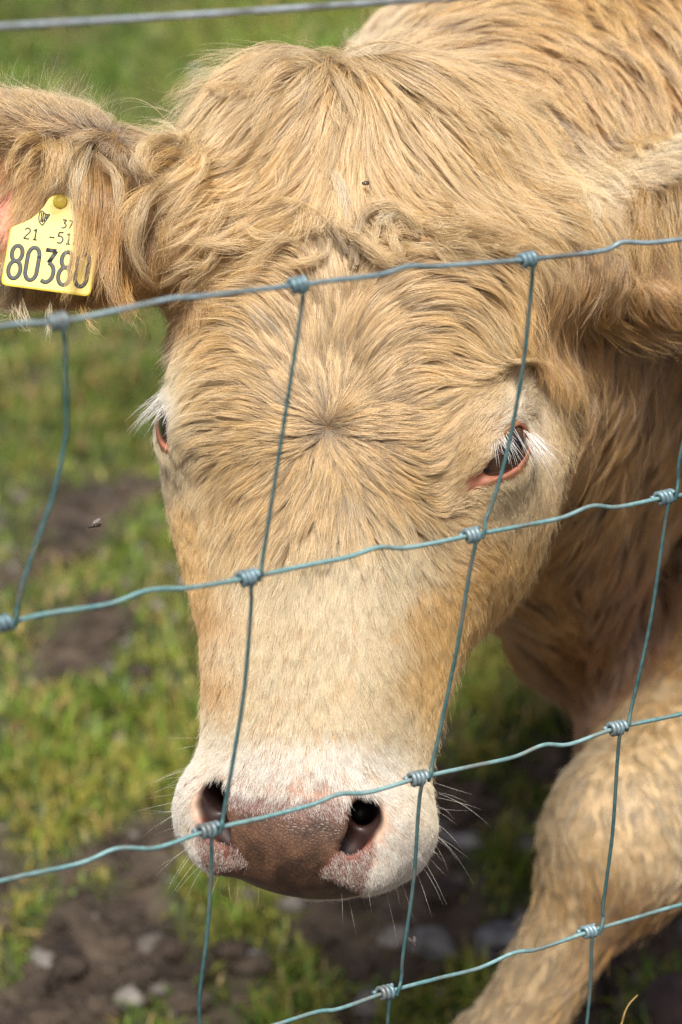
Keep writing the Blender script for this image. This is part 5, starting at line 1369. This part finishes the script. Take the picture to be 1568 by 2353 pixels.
# ------------------------------------------------------------------ flies, a seed, a daisy, dry stalks
def simple_mat(name, col, rough=.5, alpha=None):
    m, nt, bs = new_mat(name)
    tc = node(nt, 'ShaderNodeTexCoord'); n1 = node(nt, 'ShaderNodeTexNoise'); n1.inputs['Scale'].default_value = 300
    nt.links.new(tc.outputs['Object'], n1.inputs['Vector'])
    c = np.array(col); r = ramp(nt, n1.outputs['Fac'], [(.3, tuple(c * .7)), (.7, tuple(c * 1.25))])
    nt.links.new(r.outputs[0], bs.inputs['Base Color']); bs.inputs['Roughness'].default_value = rough
    if alpha: bs.inputs['Alpha'].default_value = alpha
    return m
m_fly = simple_mat('fly_body', (.05, .035, .03), .35); m_wing = simple_mat('fly_wing', (.28, .26, .24), .3, .4)
def fly(pos, s, yaw, label):
    V, F = uv_sphere0(1, 12, 9)
    body = V * np.array([1.0, .42, .42]); body[:, 0] += 0
    o = bpy.data.objects.new('fly', None); link(o); o.location = tuple(pos); o.rotation_euler = (0, 0, yaw); o.scale = (s, s, s)
    for nm, off, sz in (('abdomen', (.6, 0, 0), (1.0, .5, .45)), ('thorax', (-.5, 0, .05), (.6, .5, .5)), ('head', (-1.2, 0, 0), (.34, .42, .38))):
        me = mesh_np(nm, V * np.array(sz) + np.array(off), F); me.materials.append(m_fly); link(bpy.data.objects.new(nm, me), o)
    for sd in (1, -1):
        W_ = np.array([[-.6, .15 * sd, .4], [.2, .9 * sd, .9], [1.5, 1.1 * sd, 1.2], [1.7, .6 * sd, 1.1], [.9, .15 * sd, .7], [0, .08 * sd, .5]])
        W2 = np.vstack([W_, W_ + np.array([0, 0, .03])])
        me = mesh_np('wing', W2, np.array([[0, 1, 4, 5], [1, 2, 3, 4], [11, 10, 7, 6], [10, 9, 8, 7]])); me.materials.append(m_wing); link(bpy.data.objects.new('wing', me), o)
        for k in range(3):
            Vt, Ft = tube([(-.7 + .4 * k, .3 * sd, -.2), (-.8 + .5 * k, .9 * sd, -.1), (-.9 + .7 * k, 1.2 * sd, -.8)], .05, 6)
            me = mesh_np('leg', Vt, Ft); me.materials.append(m_fly); link(bpy.data.objects.new('leg', me), o)
    tag(o, label, 'fly', 'flies in the air around the cow')
fly(W(218, 1208, 1.56), .0028, .4, 'dark fly hovering over the grass left of the cow\'s cheek')
fly(W(950, 2168, 1.56), .0024, 1.9, 'pale winged fly beside the long wire below the muzzle')
V, F = uv_sphere0(1, 12, 9)
me = mesh_np('seed', V * np.array([.0024, .0017, .0014]) * (1 + .15 * vnoise(V, 2, 3))[:, None], F); me.materials.append(simple_mat('seed_husk', (.05, .035, .025), .6))
o = link(bpy.data.objects.new('seed', me))
o.location = tuple(ray_surface([841], [421], .021)[0] if HAIR else W(841, 421, 1.5))
tag(o, 'small dark seed caught in the hair of the forelock', 'seed')
# daisy
d0 = on_ground(445, 216); d0[2] = float(height(d0[:1], d0[1:2])[0])
o = bpy.data.objects.new('daisy', None); link(o); o.location = tuple(d0); tag(o, 'small white daisy blurred in the grass left of the poll', 'flower')
m_pet = simple_mat('daisy_petal', (.80, .80, .78), .6); m_yel = simple_mat('daisy_disc', (.7, .5, .05), .7); m_stem = simple_mat('plant_stem', (.10, .16, .04), .6)
V, F = tube([(0, 0, 0), (.003, 0, .04), (0, -.002, .075)], .0012, 6); me = mesh_np('stem', V, F); me.materials.append(m_stem); link(bpy.data.objects.new('stem', me), o)
V, F = uv_sphere0(1, 12, 8); me = mesh_np('disc', V * np.array([.004, .004, .003]) + np.array([0, -.003, .078]), F); me.materials.append(m_yel); link(bpy.data.objects.new('disc', me), o)
pm = None
for k in range(13):
    if pm is None:
        t = np.linspace(0, 1, 6); wd = .0028 * np.sin(np.pi * (t * .8 + .15))
        V = np.vstack([np.c_[.003 + .013 * t, wd, .002 * t], np.c_[.003 + .013 * t, -wd, .002 * t]])
        F = np.array([[i, i + 6, i + 7, i + 1] for i in range(5)]); pm = mesh_np('petal', V, F); pm.materials.append(m_pet)
    p = link(bpy.data.objects.new('petal', pm), o); p.location = (0, -.003, .078); p.rotation_euler = (.5, 0, k * 2 * math.pi / 13)
# stalks
def stalk(pts, rad, mat, label, nm='dry_stalk'):
    S = spline(np.array(pts), 24); V, F = tube(S, np.linspace(rad, rad * .35, 24), 6)
    me = mesh_np(nm, V - S[0], F); me.materials.append(mat); o = link(bpy.data.objects.new(nm, me)); o.location = tuple(S[0]); tag(o, label, 'stalk')
m_straw = simple_mat('straw', (.45, .30, .10), .6); m_pink = simple_mat('dock_stem', (.42, .22, .16), .6)
g = on_fence(1420, 2420); gb = g.copy(); gb[2] = 0
stalk([gb, gb * .5 + g * .5, g, on_fence(1430, 2350), on_fence(1443, 2312), on_fence(1466, 2286)], .0009, m_straw, 'thin dry straw bending up beside the fence at the bottom right')
g = on_ground(1186, 2440)
stalk([g, W(1184, 2300, 1.95), W(1188, 2225, 1.93), W(1194, 2175, 1.92)], .0028, m_pink, 'pinkish plant stem standing before the lower foreleg')

print('script seconds', round(time.time() - T0, 1))
